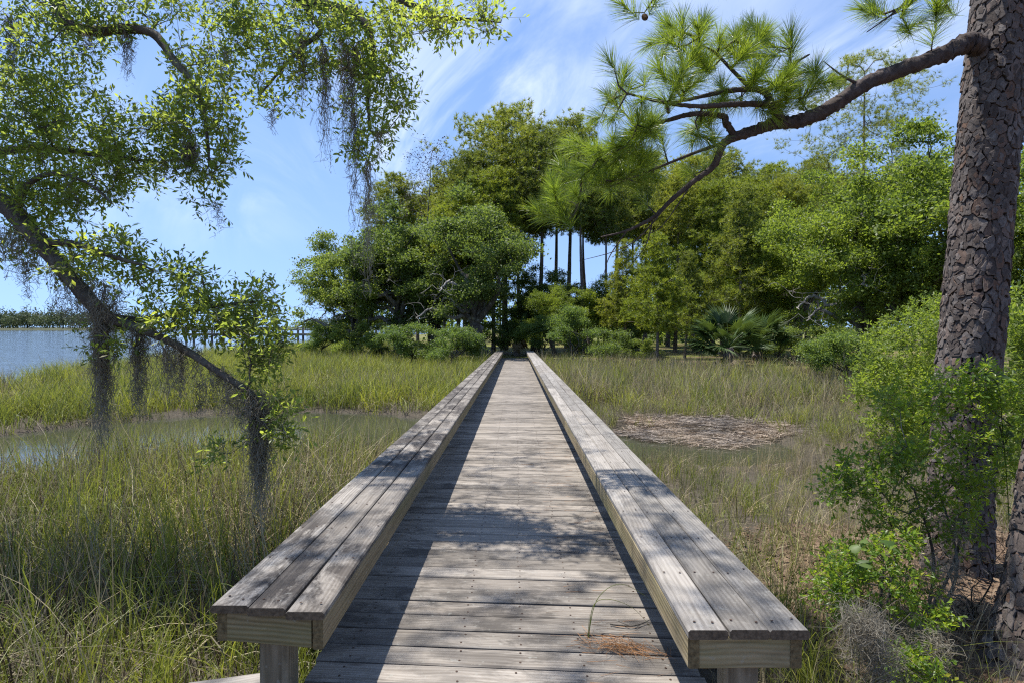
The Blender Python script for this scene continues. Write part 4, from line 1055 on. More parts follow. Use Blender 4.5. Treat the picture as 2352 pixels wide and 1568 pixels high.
# ------------------------------------------------------------------ the big pine at the right
rngP = np.random.default_rng(201)
def clip_poly(poly, n, c):
    out = []
    for i in range(len(poly)):
        a = poly[i]; b = poly[(i+1) % len(poly)]; da = a@n-c; db = b@n-c
        if da <= 0: out.append(a)
        if da*db < 0: out.append(a+(b-a)*(da/(da-db)))
    return out
def bark_plates(path, circ, z0, z1, cw, chh, gap, h0, rng):
    """cells of a jittered pattern over the bole -> list of (V, F, centre); path(z) -> (x, y, r)"""
    sv = cw/chh; hgt = (z1-z0)*sv; seeds = []; cell = {}
    tries = int(circ*hgt/(cw*cw)*26)
    for uu, vv, md in zip(rng.uniform(0, circ, tries), rng.uniform(0, hgt, tries), rng.choice([0.5, 0.62, 0.8, 1.0], tries)*cw):
        iu, iv = int(uu/cw), int(vv/cw); nu = int(circ/cw)+1; ok = True
        for di in (-1, 0, 1, -nu+1, nu-1, nu-2, 2-nu):
            for dj in (-1, 0, 1):
                for (a_, b_) in cell.get((iu+di, iv+dj), ()):
                    du = abs(a_-uu); du = min(du, circ-du)
                    if du*du+(b_-vv)**2 < md*md: ok = False
        if ok: cell.setdefault((iu, iv), []).append((uu, vv)); seeds.append((uu, vv))
    seeds = np.array(seeds)
    allS = np.concatenate([seeds, seeds+[circ, 0], seeds-[circ, 0]]); plates = []
    for s in seeds:
        d = allS-s; dist = np.hypot(d[:, 0], d[:, 1]); near = np.argsort(dist)[1:15]
        poly = [s+np.array(q) for q in ((-.3, -.3), (.3, -.3), (.3, .3), (-.3, .3))]
        g = gap*rng.uniform(0.6, 1.7)
        for k in near:
            n = d[k]/dist[k]; poly = clip_poly(poly, n, n@(s+d[k]*0.5)-g)
            if len(poly) < 3: break
        if len(poly) < 3: continue
        poly = np.array(poly); poly[:, 1] = z0+poly[:, 1]/sv; c = poly.mean(0)
        fine = []
        for a, b in zip(poly, np.roll(poly, -1, axis=0)):
            L = np.linalg.norm(b-a); m = 1 if L < 0.02 else (2 if L < 0.045 else 3)
            for t in range(m):
                fine.append(a+(b-a)*t/m+(rng.normal(0, 0.0065, 2) if t else rng.normal(0, 0.003, 2)))
        fine = np.array(fine); k = len(fine)
        h = h0*rng.uniform(0.3, 1.9); tilt = rng.uniform(-0.03, 0.14); tu = rng.normal(0, 0.07)
        def up(q, hh, lift=1.0):
            th = q[:, 0]/circ*2*math.pi; X, Y, Rr = path(q[:, 1])
            rad = Rr*1.0+hh+0.026*(vnoise(q[:, 0]*13+np.sin(q[:, 1]*3), q[:, 1]*1.3, 1.0, 7)-0.5)+lift*(-(q[:, 1]-c[1])*tilt+(q[:, 0]-c[0])*tu)
            return np.column_stack([X+rad*np.cos(th), Y+rad*np.sin(th), q[:, 1]])
        top = c+(fine-c)*0.94
        V = np.concatenate([up(fine, -0.022, 0), up(fine, h*0.72), up(top, h+rng.normal(0, 0.0012, k)), up(c[None], h*1.08)])
        F3 = [(2*k+i, 2*k+(i+1) % k, 3*k) for i in range(k)]
        F4 = [(r*k+i, r*k+(i+1) % k, (r+1)*k+(i+1) % k, (r+1)*k+i) for r in (0, 1) for i in range(k)]
        if k >= 5:          # a second flake lying on the plate
            c2 = c+rng.normal(0, 0.010, 2); f2 = c2+(fine-c)*rng.uniform(0.42, 0.62)+rng.normal(0, 0.003, fine.shape); o2 = len(V)
            V = np.concatenate([V, up(f2, h*0.9), up(c2+(f2-c2)*0.85, h+0.0035), up(c2[None], h+0.0042)])
            F4 += [(o2+i, o2+(i+1) % k, o2+k+(i+1) % k, o2+k+i) for i in range(k)]; F3 += [(o2+k+i, o2+k+(i+1) % k, o2+2*k) for i in range(k)]
        plates.append((V, np.array(F3), np.array(F4), up(c[None], h)[0]))
    return plates
def pine_bole(name, label, ctl, z0, z1, cw, chh, group, single, h0=0.008, gap=0.004, cat='pine'):
    """ctl rows z, x, y, r"""
    ctl = np.array(ctl, float)
    def path(z): return (np.interp(z, ctl[:, 0], ctl[:, 1]), np.interp(z, ctl[:, 0], ctl[:, 2]), np.interp(z, ctl[:, 0], ctl[:, 3]))
    base = (float(ctl[0, 1]), float(ctl[0, 2]), float(terrain(ctl[0, 1], ctl[0, 2])))
    t = empty(name, base); tag(t, label, cat, group)
    zs = np.linspace(ctl[0, 0], ctl[-1, 0], 60); X, Y, Rr = path(zs)
    me = build('trunk', [tube(np.column_stack([X, Y, zs]), Rr-0.016, 26)], True); me.materials.append(MAT['pine_core'])
    tr = child_at(link('trunk', me), t)
    rmean = float(np.mean(ctl[(ctl[:, 0] > z0-0.1) & (ctl[:, 0] < z1+0.1), 3]))
    pl = bark_plates(path, 2*math.pi*rmean, z0, z1, cw, chh, gap, h0, rngP)
    Xc, Yc, _ = path(np.array([p[3][2] for p in pl]))
    score = []
    for p, x, y in zip(pl, Xc, Yc):
        c = p[3]; nrm = unit(np.array([c[0]-x, c[1]-y, 0])); v = unit(np.array(CAMPOS)-c)
        vis = float(nrm@v); el = (c[2]-1.43)/c[1]
        score.append(vis-(1.0 if el > 0.66 or el < -0.62 else 0))
    order = np.argsort(-np.array(score)); solo = set(order[:single].tolist()); rest = []
    for i, (V, F3, F4, c) in enumerate(pl):
        if i in solo:
            me = build('bark_plate', [(V-c, F3), (V-c, F4)], False); me.materials.append(MAT['plate'])
            o = link('bark_plate', me, None, tr, Vector(c)-Vector(base)); o.location = Vector(c)
            o.matrix_parent_inverse = Matrix.Identity(4)
        else: rest += [(V, F3), (V, F4)]
    if rest:
        me = build('bark_plates', rest, False); me.materials.append(MAT['plate']); o = link('bark', me, None, tr); tag(o, kind='stuff')
    return t, tr, path
# control of the bole: base near (2195,1340), leaning right going up
def bp(px, py, d, r): q = P(px, py, d); return (q[2], q[0], q[1], r)
D = 4.15
bole = [bp(2190, 1440, D, .36), bp(2192, 1340, D, .315), bp(2200, 1200, D, .285), bp(2212, 1000, D, .270), bp(2232, 750, D, .262), bp(2252, 500, D, .255), bp(2275, 250, D, .25), bp(2292, 80, D, .252), bp(2305, -60, D, .24), bp(2330, -400, D, .22), (8.5, 4.05, 4.3, .17), (12.5, 4.2, 4.4, .08), (14.5, 4.2, 4.4, .03)]
bole = [(z, x, y, r*0.70) for z, x, y, r in bole]
bole[0] = (-0.62, bole[1][1], bole[1][2], .31)
pine, pine_trunk, ppath = pine_bole('pine_tree', 'big near pine with flaky plated bark and one long reaching branch', bole, -0.45, 6.2, 0.076, 0.128, None, 295, 0.0048, 0.0010)
# the long branch and the boughs that carry needles
sp_ = Skel(205)
def pl_limb(rows, root_=False):
    rows = [(a_, b_, c_, r_*0.82) for a_, b_, c_, r_ in rows]
    sp_.path(smooth_path(pp(rows), 12), -1 if root_ else None)
pl_limb([(2262, 112, 4.12, .085), (2225, 100, 4.05, .082), (2205, 106, 4.0, .072), (2150, 132, 3.95, .064), (2060, 165, 3.9, .060), (1985, 195, 3.85, .058), (1910, 245, 3.85, .055), (1840, 278, 3.85, .052), (1780, 285, 3.9, .049), (1720, 305, 3.95, .044), (1665, 328, 4.0, .034), (1640, 380, 4.05, .026), (1590, 420, 4.1, .022), (1540, 462, 4.15, .019), (1500, 500, 4.2, .016), (1440, 530, 4.25, .011), (1380, 545, 4.3, .006)], True)
pl_limb([(1805, 284, 3.87, .034), (1775, 250, 3.85, .031), (1760, 215, 3.85, .028), (1725, 205, 3.85, .024), (1660, 212, 3.9, .020), (1600, 225, 3.9, .015), (1530, 240, 3.9, .010)])
pl_limb([(1690, 315, 3.98, .032), (1668, 285, 3.95, .029), (1660, 268, 3.95, .026), (1600, 262, 4.0, .022), (1540, 275, 4.0, .018), (1470, 300, 4.05, .012), (1400, 350, 4.1, .007)])
pl_limb([(1760, 240, 3.85, .026), (1690, 240, 3.8, .022), (1600, 245, 3.75, .018), (1520, 235, 3.7, .013), (1440, 215, 3.7, .007)])
pl_limb([(1760, 215, 3.85, .022), (1790, 180, 3.8, .017), (1820, 150, 3.8, .012), (1860, 125, 3.8, .007)])
pl_limb([(1725, 205, 3.85, .018), (1680, 160, 3.8, .014), (1640, 120, 3.8, .010), (1600, 100, 3.8, .006)])
pl_limb([(1665, 328, 4.0, .018), (1600, 350, 4.05, .014), (1500, 390, 4.1, .010), (1400, 430, 4.15, .006)])
pl_limb([(1985, 200, 3.85, .016), (1940, 178, 3.8, .009), (1915, 160, 3.8, .006), (1890, 140, 3.8, .003)])
# twigs hanging bare
for rows in ([(1440, 530, 4.25, .008), (1400, 590, 4.3, .005), (1385, 640, 4.3, .002)], [(1540, 462, 4.15, .008), (1450, 560, 4.2, .005), (1330, 600, 4.2, .002)], [(1500, 500, 4.2, .008), (1480, 570, 4.25, .004), (1420, 640, 4.25, .002)], [(1590, 420, 4.1, .006), (1520, 520, 4.1, .004), (1470, 540, 4.1, .002)]):
    pl_limb(rows)
# upper boughs coming from higher on the bole
pl_limb([(2292, -140, 4.1, .05), (2200, -120, 3.9, .035), (2120, -40, 3.8, .022), (2075, 12, 3.75, .014), (2040, 40, 3.7, .007), (1990, 75, 3.7, .004)], True)
pl_limb([(2120, -40, 3.8, .016), (2170, 0, 3.8, .010), (2165, 30, 3.8, .006)])
pl_limb([(2300, -320, 4.1, .06), (2000, -300, 3.9, .045), (1700, -200, 3.7, .030), (1540, -60, 3.6, .014), (1500, 0, 3.6, .008), (1480, 30, 3.6, .004)], True)
PREG = [(1610, 110, 110, 55, 26, 3.6, 4.1), (1750, 115, 100, 55, 24, 3.6, 4.1), (1840, 170, 60, 50, 11, 3.6, 4.0), (1500, 190, 110, 60, 22, 3.6, 4.2), (1660, 190, 130, 50, 22, 3.5, 4.2), (1790, 230, 60, 40, 10, 3.5, 3.9),
        (1440, 270, 80, 60, 26, 3.7, 4.3), (1560, 300, 110, 45, 18, 3.8, 4.3), (1400, 360, 90, 60, 25, 3.8, 4.4), (1510, 370, 100, 50, 16, 3.9, 4.4), (1340, 430, 80, 50, 17, 3.9, 4.4), (1275, 485, 50, 30, 10, 4.0, 4.4), (1440, 430, 90, 45, 20, 3.9, 4.4), (1620, 390, 60, 35, 5, 4.0, 4.3),
        (2040, 40, 60, 40, 7, 3.6, 3.9), (2130, 60, 50, 40, 5, 3.7, 3.9), (2170, 10, 40, 30, 4, 3.7, 3.9), (1490, 20, 50, 20, 4, 3.5, 3.7), (1700, -120, 250, 70, 16, 3.4, 4.2), (2000, -180, 260, 80, 16, 3.4, 4.2)]
PA = []
for cx_, cy_, rx, ry, n, d0, d1 in PREG:
    k = 0
    while k < n:
        u, v = rngP.uniform(-1, 1, 2)
        if u*u+v*v > 1: continue
        k += 1
        if rngP.random() < 0.66: PA.append(P(cx_+u*rx, cy_+v*ry, rngP.uniform(d0, d1)))
PA = np.array(PA)
n0 = sp_.n
sp_.grow(PA, 0.07, 0.14, 0.12)
ch = sp_.finish(0.0055, 0.36, 0.014)
me = chain_mesh('branch', ch, lambda r: 14 if r > 0.04 else (8 if r > 0.012 else 5), 0.5, 0.11, rngP)
me.materials.append(MAT['pine_bark']); child_at(link('branch', me), pine)
# needle tufts at the shoot tips
tipdir = np.array([unit(sp_.p[t]-sp_.p[sp_.par[t]]) for t in sp_.tips]); tips = sp_.p[np.array(sp_.tips)]
NB, ND, NL = [], [], []
for c, d in zip(tips, tipdir):
    ax = unit(d*0.75+np.array([rngP.normal(0, 0.25)-0.1, rngP.normal(0, 0.25), 0.55]))
    k = int(rngP.integers(120, 240)); t = rngP.uniform(-0.9, 1.0, k)
    dirs = unit(ax*(0.75+0.25*t[:, None])+unit(np.cross(ax, rand_dir(rngP, k)))*(0.75-0.30*t[:, None])*rngP.uniform(0.5, 1.35, (k, 1)))
    NB.append(c+ax*0.075*t[:, None]); ND.append(dirs); NL.append(rngP.uniform(0.11, 0.185, k)*rngP.uniform(0.85, 1.1))
V, F4, F3 = needles(np.concatenate(NB), np.concatenate(ND), np.concatenate(NL), 0.0028, rngP, 0.10)
me = build('needles', [(V, F4)]); me2 = build('needles', [(V, F4), (V, F3)]); bpy.data.meshes.remove(me); me2.materials.append(MAT['pine_near'])
tag(child_at(link('needles', me2), pine), kind='stuff')
# cones on the branch
def cone_mesh(seed):
    rng = np.random.default_rng(seed); parts = []; n = 70
    for i in range(n):
        t = i/n; a = i*2.39996; r = 0.026*math.sin(math.pi*(0.12+0.8*t))**0.8; z = -0.045+0.09*t
        d = np.array([math.cos(a), math.sin(a), 0.35]); s = np.array([-math.sin(a), math.cos(a), 0])*0.008
        b = np.array([0, 0, z])+d*r*0.3; e = np.array([0, 0, z])+d*r*1.15
        parts.append((np.array([b+s*0.5, b-s*0.5, e-s, e+s, e+np.array([0, 0, -0.006])]), np.array([(0, 1, 2, 3)])))
        parts.append((np.array([e-s, e+s, e+d*0.004+np.array([0, 0, -0.007])]), np.array([(0, 1, 2)])))
    V, F = tube(np.array([(0, 0, -0.045), (0, 0, 0), (0, 0, 0.045)]), np.array([0.010, 0.016, 0.005]), 6); parts.append((V, F))
    me = build('pine_cone', parts); me.materials.append(MAT['dead_leaf']); return me
CONE = cone_mesh(3)
for px, py in ((1478, 40), (1690, 255), (1540, 270)):
    q = P(px, py, 3.65 if py < 100 else 3.9); q = sp_.p[int(np.argmin(np.linalg.norm(sp_.p[:sp_.n]-q, axis=1)))]+np.array([0, 0, -0.03])
    o = link('cone', CONE, None, None, Vector(q), (rngP.uniform(2, 3.5), rngP.uniform(-.4, .4), 0)); o.scale = (.6, .6, .8); child_at(o, pine)
# crown above the picture, only its shade reaches the place in view
def high_crown():
    rng = np.random.default_rng(231); sk = Skel(232); sk.path([(4.0, 4.25, 6.5, .10), (4.1, 4.3, 9, .10), (4.2, 4.4, 12, .06), (4.2, 4.4, 14.3, .02)])
    A = []
    for k in range(38):
        t = (k+rng.random())/38; z = 6.8+7.6*t; az = k*2.4; L = 3.0*math.sin(math.pi*(0.2+0.75*t))
        for q in range(6): A.append((4.1+math.cos(az)*L*rng.uniform(.5, 1)+rng.normal(0, .3), 4.3+math.sin(az)*L*rng.uniform(.5, 1)+rng.normal(0, .3), z+0.3*L*t))
    A = np.array(A); sk.grow(A, 0.4, 0.08, 0.05)
    b = chain_mesh('branch', sk.finish(0.009, 0.42, 0.06), lambda r: 6 if r > .04 else 4); b.materials.append(MAT['pine_bark_far'])
    n = len(A)*3; c = np.repeat(A, 3, axis=0)+rng.normal(0, .15, (n, 3)); c2 = np.repeat(c, 26, axis=0); d = unit(rand_dir(rng, n*26, 0.7))
    W = unit(np.cross(d, rand_dir(rng, n*26)))*0.004
    Vv = np.stack([c2+W, c2-W, c2+d*0.2], 1).reshape(-1, 3)
    nn = build('needles', [(Vv, np.arange(len(Vv)).reshape(-1, 3))]); nn.materials.append(MAT['pine_near']); return b, nn
b, nn = high_crown(); child_at(link('upper_branch', b), pine); tag(child_at(link('upper_needles', nn), pine), kind='stuff')
# second pine at the right edge
q = P(2400, 1500, 3.05); zb = -0.55
pine_bole('pine_tree', 'second pine trunk leaning out at the lower right picture edge', [(zb, q[0]-0.06, q[1], .30), (-0.25, q[0], q[1], .235), (0.1, q[0]+.05, q[1]+.02, .20), (0.8, q[0]+.16, q[1]+.05, .185), (3.0, q[0]+.55, q[1]+.1, .17), (8.0, q[0]+1.3, q[1]+.3, .10), (11.0, q[0]+1.6, q[1]+.4, .03)], -0.45, 5.5, 0.085, 0.125, None, 40, 0.005, 0.0012)
# ------------------------------------------------------------------ marsh grass
def blades(n, h, w, lean, segs, spread, rng, droop=0.25, hv=0.25, kink=0.0):
    b = np.column_stack([rng.normal(0, spread, n), rng.normal(0, spread, n), np.full(n, -0.04)])
    az = rng.uniform(0, 2*math.pi, n); H = h*rng.uniform(1-hv, 1+hv, n); ln = lean*rng.uniform(0.15, 1.6, n)
    dr = np.clip(droop*rng.uniform(0, 2.0, n), 0, 0.75)
    t = np.linspace(0, 1, segs+1)
    hor = ln[:, None]*H[:, None]*(0.25*t+0.75*t**2.2)[None, :]
    z = H[:, None]*(t[None, :]-dr[:, None]*t[None, :]**3)
    wob = rng.normal(0, 0.02, (n, segs+1))*t[None, :]*H[:, None]
    Pn = np.stack([b[:, :1]+np.cos(az)[:, None]*hor-np.sin(az)[:, None]*wob, b[:, 1:2]+np.sin(az)[:, None]*hor+np.cos(az)[:, None]*wob, z+b[:, 2:3]], -1)
    fa = az+rng.uniform(-1.4, 1.4, n)+math.pi/2
    s = np.stack([np.cos(fa), np.sin(fa), np.zeros(n)], -1)[:, None, :]
    wd = (w*rng.uniform(0.6, 1.25, n))[:, None]*np.maximum(0.10, (1-t**2.2))[None, :]*(0.6+0.4*np.minimum(1, t*4))[None, :]
    L = Pn+s*wd[:, :, None]*0.5; Rr = Pn-s*wd[:, :, None]*0.5
    V = np.stack([L, Rr], 2).reshape(-1, 3); k = segs+1
    i = (np.arange(n)*k*2)[:, None]+np.arange(segs)[None, :]*2
    F = np.stack([i, i+1, i+3, i+2], -1).reshape(-1, 4)
    return V, F
rngG = np.random.default_rng(301)
def tuft_collection(name, specs):
    c = bpy.data.collections.new(name)
    for i, (mat, args) in enumerate(specs):
        me = build('%s_%02d' % (name, i), [blades(*args[:6], rngG, *args[6:])]); me.materials.append(MAT[mat])
        o = bpy.data.objects.new('%s_%02d' % (name, i), me); c.objects.link(o)
    return c
#            n   h    w     lean segs spread droop hv
NEAR = tuft_collection('near_tuft', [
    ('grass_green', (10, .58, .0085, .45, 6, .060, .32, .35)), ('grass_green', (9, .74, .0090, .26, 6, .050, .14, .30)), ('grass_green', (10, .48, .0080, .80, 6, .070, .55, .35)),
    ('grass_straw', (10, .42, .0075, 1.0, 6, .070, .62, .45)), ('grass_straw', (9, .54, .0068, .70, 6, .060, .55, .40)),
    ('grass_stalk', (6, .60, .0070, .35, 4, .060, .05, .40)), ('grass_straw', (8, .80, .0060, .22, 4, .060, .08, .35))])
FARC = tuft_collection('far_tuft', [
    ('grass_green', (14, .60, .017, .40, 4, .15, .28, .35)), ('grass_green', (14, .74, .017, .26, 4, .15, .12, .30)), ('grass_green', (14, .50, .017, .70, 4, .16, .46, .35)),
    ('grass_straw', (12, .48, .015, .90, 4, .15, .58, .45)), ('grass_straw', (11, .60, .014, .60, 4, .14, .45, .40)),
    ('grass_stalk', (7, .68, .013, .28, 3, .14, .05, .40)), ('grass_straw', (10, .84, .012, .20, 3, .13, .06, .35))])
def scatter_group(name, coll):
    ng = bpy.data.node_groups.new(name, 'GeometryNodeTree')
    ng.interface.new_socket('Geometry', in_out='INPUT', socket_type='NodeSocketGeometry')
    ng.interface.new_socket('Geometry', in_out='OUTPUT', socket_type='NodeSocketGeometry')
    gi = ng.nodes.new('NodeGroupInput'); go = ng.nodes.new('NodeGroupOutput')
    ci = ng.nodes.new('GeometryNodeCollectionInfo'); ci.inputs['Collection'].default_value = coll
    ci.inputs['Separate Children'].default_value = True; ci.inputs['Reset Children'].default_value = True
    ip = ng.nodes.new('GeometryNodeInstanceOnPoints'); ip.inputs['Pick Instance'].default_value = True
    def attr(nm, ty):
        a = ng.nodes.new('GeometryNodeInputNamedAttribute'); a.data_type = ty; a.inputs['Name'].default_value = nm; return a.outputs['Attribute']
    er = ng.nodes.new('FunctionNodeEulerToRotation')
    ng.links.new(attr('rot', 'FLOAT_VECTOR'), er.inputs[0]); ng.links.new(er.outputs[0], ip.inputs['Rotation'])
    ng.links.new(attr('scl', 'FLOAT_VECTOR'), ip.inputs['Scale']); ng.links.new(attr('pick', 'INT'), ip.inputs['Instance Index'])
    ng.links.new(gi.outputs[0], ip.inputs['Points']); ng.links.new(ci.outputs[0], ip.inputs['Instance']); ng.links.new(ip.outputs[0], go.inputs[0])
    return ng
GNEAR = scatter_group('near_grass_scatter', NEAR); GFAR = scatter_group('far_grass_scatter', FARC)
def scatter(name, label, pts, rot, scl, pick, ng):
    me = bpy.data.meshes.new(name); me.vertices.add(len(pts)); me.vertices.foreach_set('co', pts.astype(np.float32).reshape(-1))
    for nm, ty, data, key in (('rot', 'FLOAT_VECTOR', rot, 'vector'), ('scl', 'FLOAT_VECTOR', scl, 'vector'), ('pick', 'INT', pick, 'value')):
        at_ = me.attributes.new(nm, ty, 'POINT'); at_.data.foreach_set(key, np.ascontiguousarray(data, dtype=np.float32 if ty != 'INT' else np.int32).reshape(-1))
    o = link(name, me); md = o.modifiers.new('scatter', 'NODES'); md.node_group = ng
    tag(o, label, 'grass', kind='stuff'); return o
WRACK = [(3.9, 12.0, 2.0, 1.35), (10.6, 12.6, 1.8, 1.2)]
def wrack_f(x, y):
    f = np.zeros(np.shape(x))
    for cx_, cy_, rx, ry in WRACK: f = np.maximum(f, 1-np.hypot((x-cx_)/rx, (y-cy_)/ry))
    return f
def grass_points(x0, x1, y0, y1, dens):
    n = int((x1-x0)*(y1-y0)*dens); x = rngG.uniform(x0, x1, n); y = rngG.uniform(y0, y1, n)
    ok = (np.abs(x+0.02) < 1.03*np.maximum(y, 0.5)+1.5) & ((x < -1.20) | (x > 1.06))
    z = terrain(x, y)
    wet = z < WATER+0.02
    ok &= (~wet) | ((rngG.random(n) < 0.045) & (vnoise(x, y, 0.6, 31) > 0.45)) | ((rngG.random(n) < 0.3) & (z > WATER-0.14)) | (z > WATER-0.05)
    ok &= x > shore_x(y)-0.3+1.2*(vnoise(y, y*0, 0.13, 2)-0.5)
    bl = y-bank_line(x)
    ok &= (bl < 0.5) | ((bl < 3.5) & (rngG.random(n) < 0.45)) | ((x < -9) & (rngG.random(n) < 0.5) & (bl < 14))
    nearb = sstep(6.0, 4.0, y)*sstep(2.1, 3.2, x)
    ok &= rngG.random(n) > nearb*1.25
    ok &= rngG.random(n) > 1.6*np.clip(wrack_f(x, y)+0.15, 0, 1)
    ok &= ~((x > 1.06) & (y < 1.7))
    ok &= rngG.random(n) < 0.35+1.1*vnoise(x, y, 1.3, 51)       # grows in clumps, bare mud between
    return x[ok], y[ok], z[ok]
def pick_kind(x, y):
    n = len(x); patch = vnoise(x, y, 0.55, 12); u = rngG.random(n)
    dry = np.where(x > 0, 0.52, np.where(y < 10, 0.34, 0.16))+0.50*(patch-0.5)
    dry = dry+np.where((creek_dist(x, y) < 2.6), 0.18, 0)
    stalk = np.where(x > 0, 0.13, np.where(y < 10, 0.22, 0.15))
    g = np.where(rngG.random(n) < 0.4, 0, np.where(rngG.random(n) < 0.6, 1, 2))
    s = np.where(rngG.random(n) < 0.45, 3, np.where(rngG.random(n) < 0.5, 4, 6))
    s = np.where((x > 0) & (rngG.random(n) < 0.35), 6, s)
    return np.where(u < stalk, 5, np.where(u < stalk+dry, s, g)).astype(np.int32)
def make_grass(name, label, side, bands, ng, smin, smax):
    X, Y, Z = [], [], []
    for y0, y1, dn, xm in bands:
        a, b = (-xm, -1.2) if side < 0 else (1.06, xm)
        x, y, z = grass_points(a, b, y0, y1, dn); X.append(x); Y.append(y); Z.append(z)
    X = np.concatenate(X); Y = np.concatenate(Y); Z = np.concatenate(Z); n = len(X)
    tall = 0.68+0.50*vnoise(X, Y, 0.5, 21)+0.42*vnoise(X, Y, 1.7, 22)
    cut = np.where(X < 0, creek_dist(X, Y)-1.6, np.minimum(creek_dist(X, Y)-1.3, -2.0*wrack_f(X, Y+0.9)))
    tall = tall*np.where(Y < 15, 0.52+0.48*sstep(-0.3, 2.0, cut), 1.0)
    s = rngG.uniform(smin, smax, n)*tall
    lay = 0.5*np.clip(vnoise(X, Y, 0.8, 41)-0.45, 0, 1)*2; la = 6.28*vnoise(X, Y, 0.25, 42)      # lodged patches lean together
    rot = np.column_stack([rngG.normal(0, 0.13, n)+lay*np.cos(la), rngG.normal(0, 0.13, n)+lay*np.sin(la), rngG.uniform(0, 6.28, n)])
    wide = rngG.uniform(0.85, 1.15, n)
    return scatter(name, label, np.column_stack([X, Y, Z]), rot, np.column_stack([s*wide, s*wide, s]), pick_kind(X, Y), ng)
make_grass('marsh_grass', 'near green marsh grass mixed with straw left of the boardwalk', -1, [(1.2, 5.5, 150, 8), (5.5, 10.5, 115, 13)], GNEAR, .72, 1.10)
make_grass('marsh_grass', 'green and yellow marsh grass stretching left to the river', -1, [(10.5, 18, 34, 21), (18, 30, 22, 27), (30, 75, 11, 29)], GFAR, .72, 1.05)
make_grass('marsh_grass', 'near dry tan marsh grass right of the boardwalk', 1, [(1.7, 6, 125, 6), (6, 10.5, 90, 11)], GNEAR, .75, 1.10)
make_grass('marsh_grass', 'pale dry marsh grass spreading right up to the far bank', 1, [(10.5, 18, 38, 20), (18, 32, 24, 20)], GFAR, .72, 1.02)

# flattened mats of dead reed
def wrack(label, cx_, cy_, rx, ry, n, seed):
    rng = np.random.default_rng(seed); a = rng.uniform(0, 6.28, n); q = np.sqrt(rng.random(n))*(0.62+0.75*vnoise(np.cos(a)*2+seed*3, np.sin(a)*2, 1.0, 61))
    x = cx_+np.cos(a)*q*rx; y = cy_+np.sin(a)*q*ry
    z = np.maximum(terrain(x, y), WATER)+0.015+0.05*rng.random(n)
    az = rng.normal(0.25, 0.55, n); L = rng.uniform(0.2, 0.75, n); k = 4; t = np.linspace(-.5, .5, k)[None, :]
    bend = rng.normal(0, 0.12, n)[:, None]*L[:, None]*(t*2)**2
    Pn = np.stack([x[:, None]+np.cos(az)[:, None]*L[:, None]*t-np.sin(az)[:, None]*bend, y[:, None]+np.sin(az)[:, None]*L[:, None]*t+np.cos(az)[:, None]*bend, z[:, None]+rng.normal(0, 0.05, n)[:, None]*t+0*t], -1)
    V, F = ribbon_set(Pn, k, 0.010, rng)
    me = build('reed_mat', [(V, F)]); me.materials.append(MAT['wrack']); o = link('reed_mat', me); tag(o, label, 'reeds', kind='stuff')
wrack('flattened mat of pale dead reeds beside the creek right of the boardwalk', 3.9, 12.0, 2.0, 1.35, 4500, 1)
wrack('patch of flattened dead reeds behind the big pine trunk', 10.6, 12.6, 1.8, 1.2, 3000, 2)

# ------------------------------------------------------------------ bushes near the big pine
def near_bush(name, label, root_pt, regs, seed, mat, Lf, Wf, ns, nl, slen, stem_r=0.012, bare=False, bark='oak_bark_grey', cat='bush', forks=3):
    rng = np.random.default_rng(seed); A = []
    for cx_, cy_, rx, ry, n, d0, d1 in regs:
        k = 0
        while k < n:
            u, v = rng.uniform(-1, 1, 2)
            if u*u+v*v > 1: continue
            k += 1; q = P(cx_+u*rx, cy_+v*ry, rng.uniform(d0, d1))
            g = float(terrain(q[0], q[1]))
            if q[2] < g+0.04: q[2] = g+rng.uniform(0.04, 0.15)
            A.append(q)
    A = np.array(A); rx_, ry_ = root_pt; z = float(terrain(rx_, ry_)); sk = Skel(seed+1)
    c = A.mean(0)
    for k in range(forks):
        tgt = A[int(rng.integers(len(A)))]*0.5+c*0.5; r0 = np.array([rx_+rng.normal(0, .05), ry_+rng.normal(0, .05), z-0.08])
        mid = r0*0.5+tgt*0.5+rng.normal(0, 0.06, 3)
        sk.path(smooth_path(np.array([list(r0)+[stem_r], list(mid)+[stem_r*.75], list(tgt)+[stem_r*.45]]), 6), -1)
    sk.grow(A, 0.08, 0.12, 0.0)
    t = empty(name, (rx_, ry_, z)); tag(t, label, cat)
    me = chain_mesh('stems', sk.finish(0.0016, 0.40, stem_r), lambda r: 5 if r > 0.006 else 4); me.materials.append(MAT[bark])
    child_at(link('stems', me), t)
    if not bare:
        lv, st_ = sprigs(A, rng, ns, slen, nl, Lf, Wf, 0.35)
        me = build('foliage', [lv, st_]); me.materials.append(MAT[mat]); tag(child_at(link('foliage', me), t), kind='stuff')
    return t
q = P(2130, 1400, 3.45)
near_bush('yaupon_bush', 'glossy green bush growing in front of the big pine trunk', (q[0], q[1]), [
    (2120, 930, 100, 50, 46, 3.25, 3.7), (2240, 890, 90, 45, 46, 3.3, 3.75), (2300, 965, 55, 70, 34, 3.3, 3.7), (2160, 1035, 100, 50, 42, 3.2, 3.7), (2010, 1075, 105, 45, 44, 3.15, 3.6), (1935, 1120, 60, 30, 22, 3.1, 3.5),
    (2085, 1150, 90, 45, 34, 3.2, 3.6), (2215, 1130, 60, 60, 26, 3.25, 3.65), (2310, 1090, 45, 60, 20, 3.3, 3.7), (2060, 1210, 80, 35, 18, 3.2, 3.6), (2200, 1230, 70, 50, 14, 3.2, 3.6)], 401, 'yaupon', 0.033, 0.52, 5, 5, 0.085)
q = P(2010, 1470, 3.0)
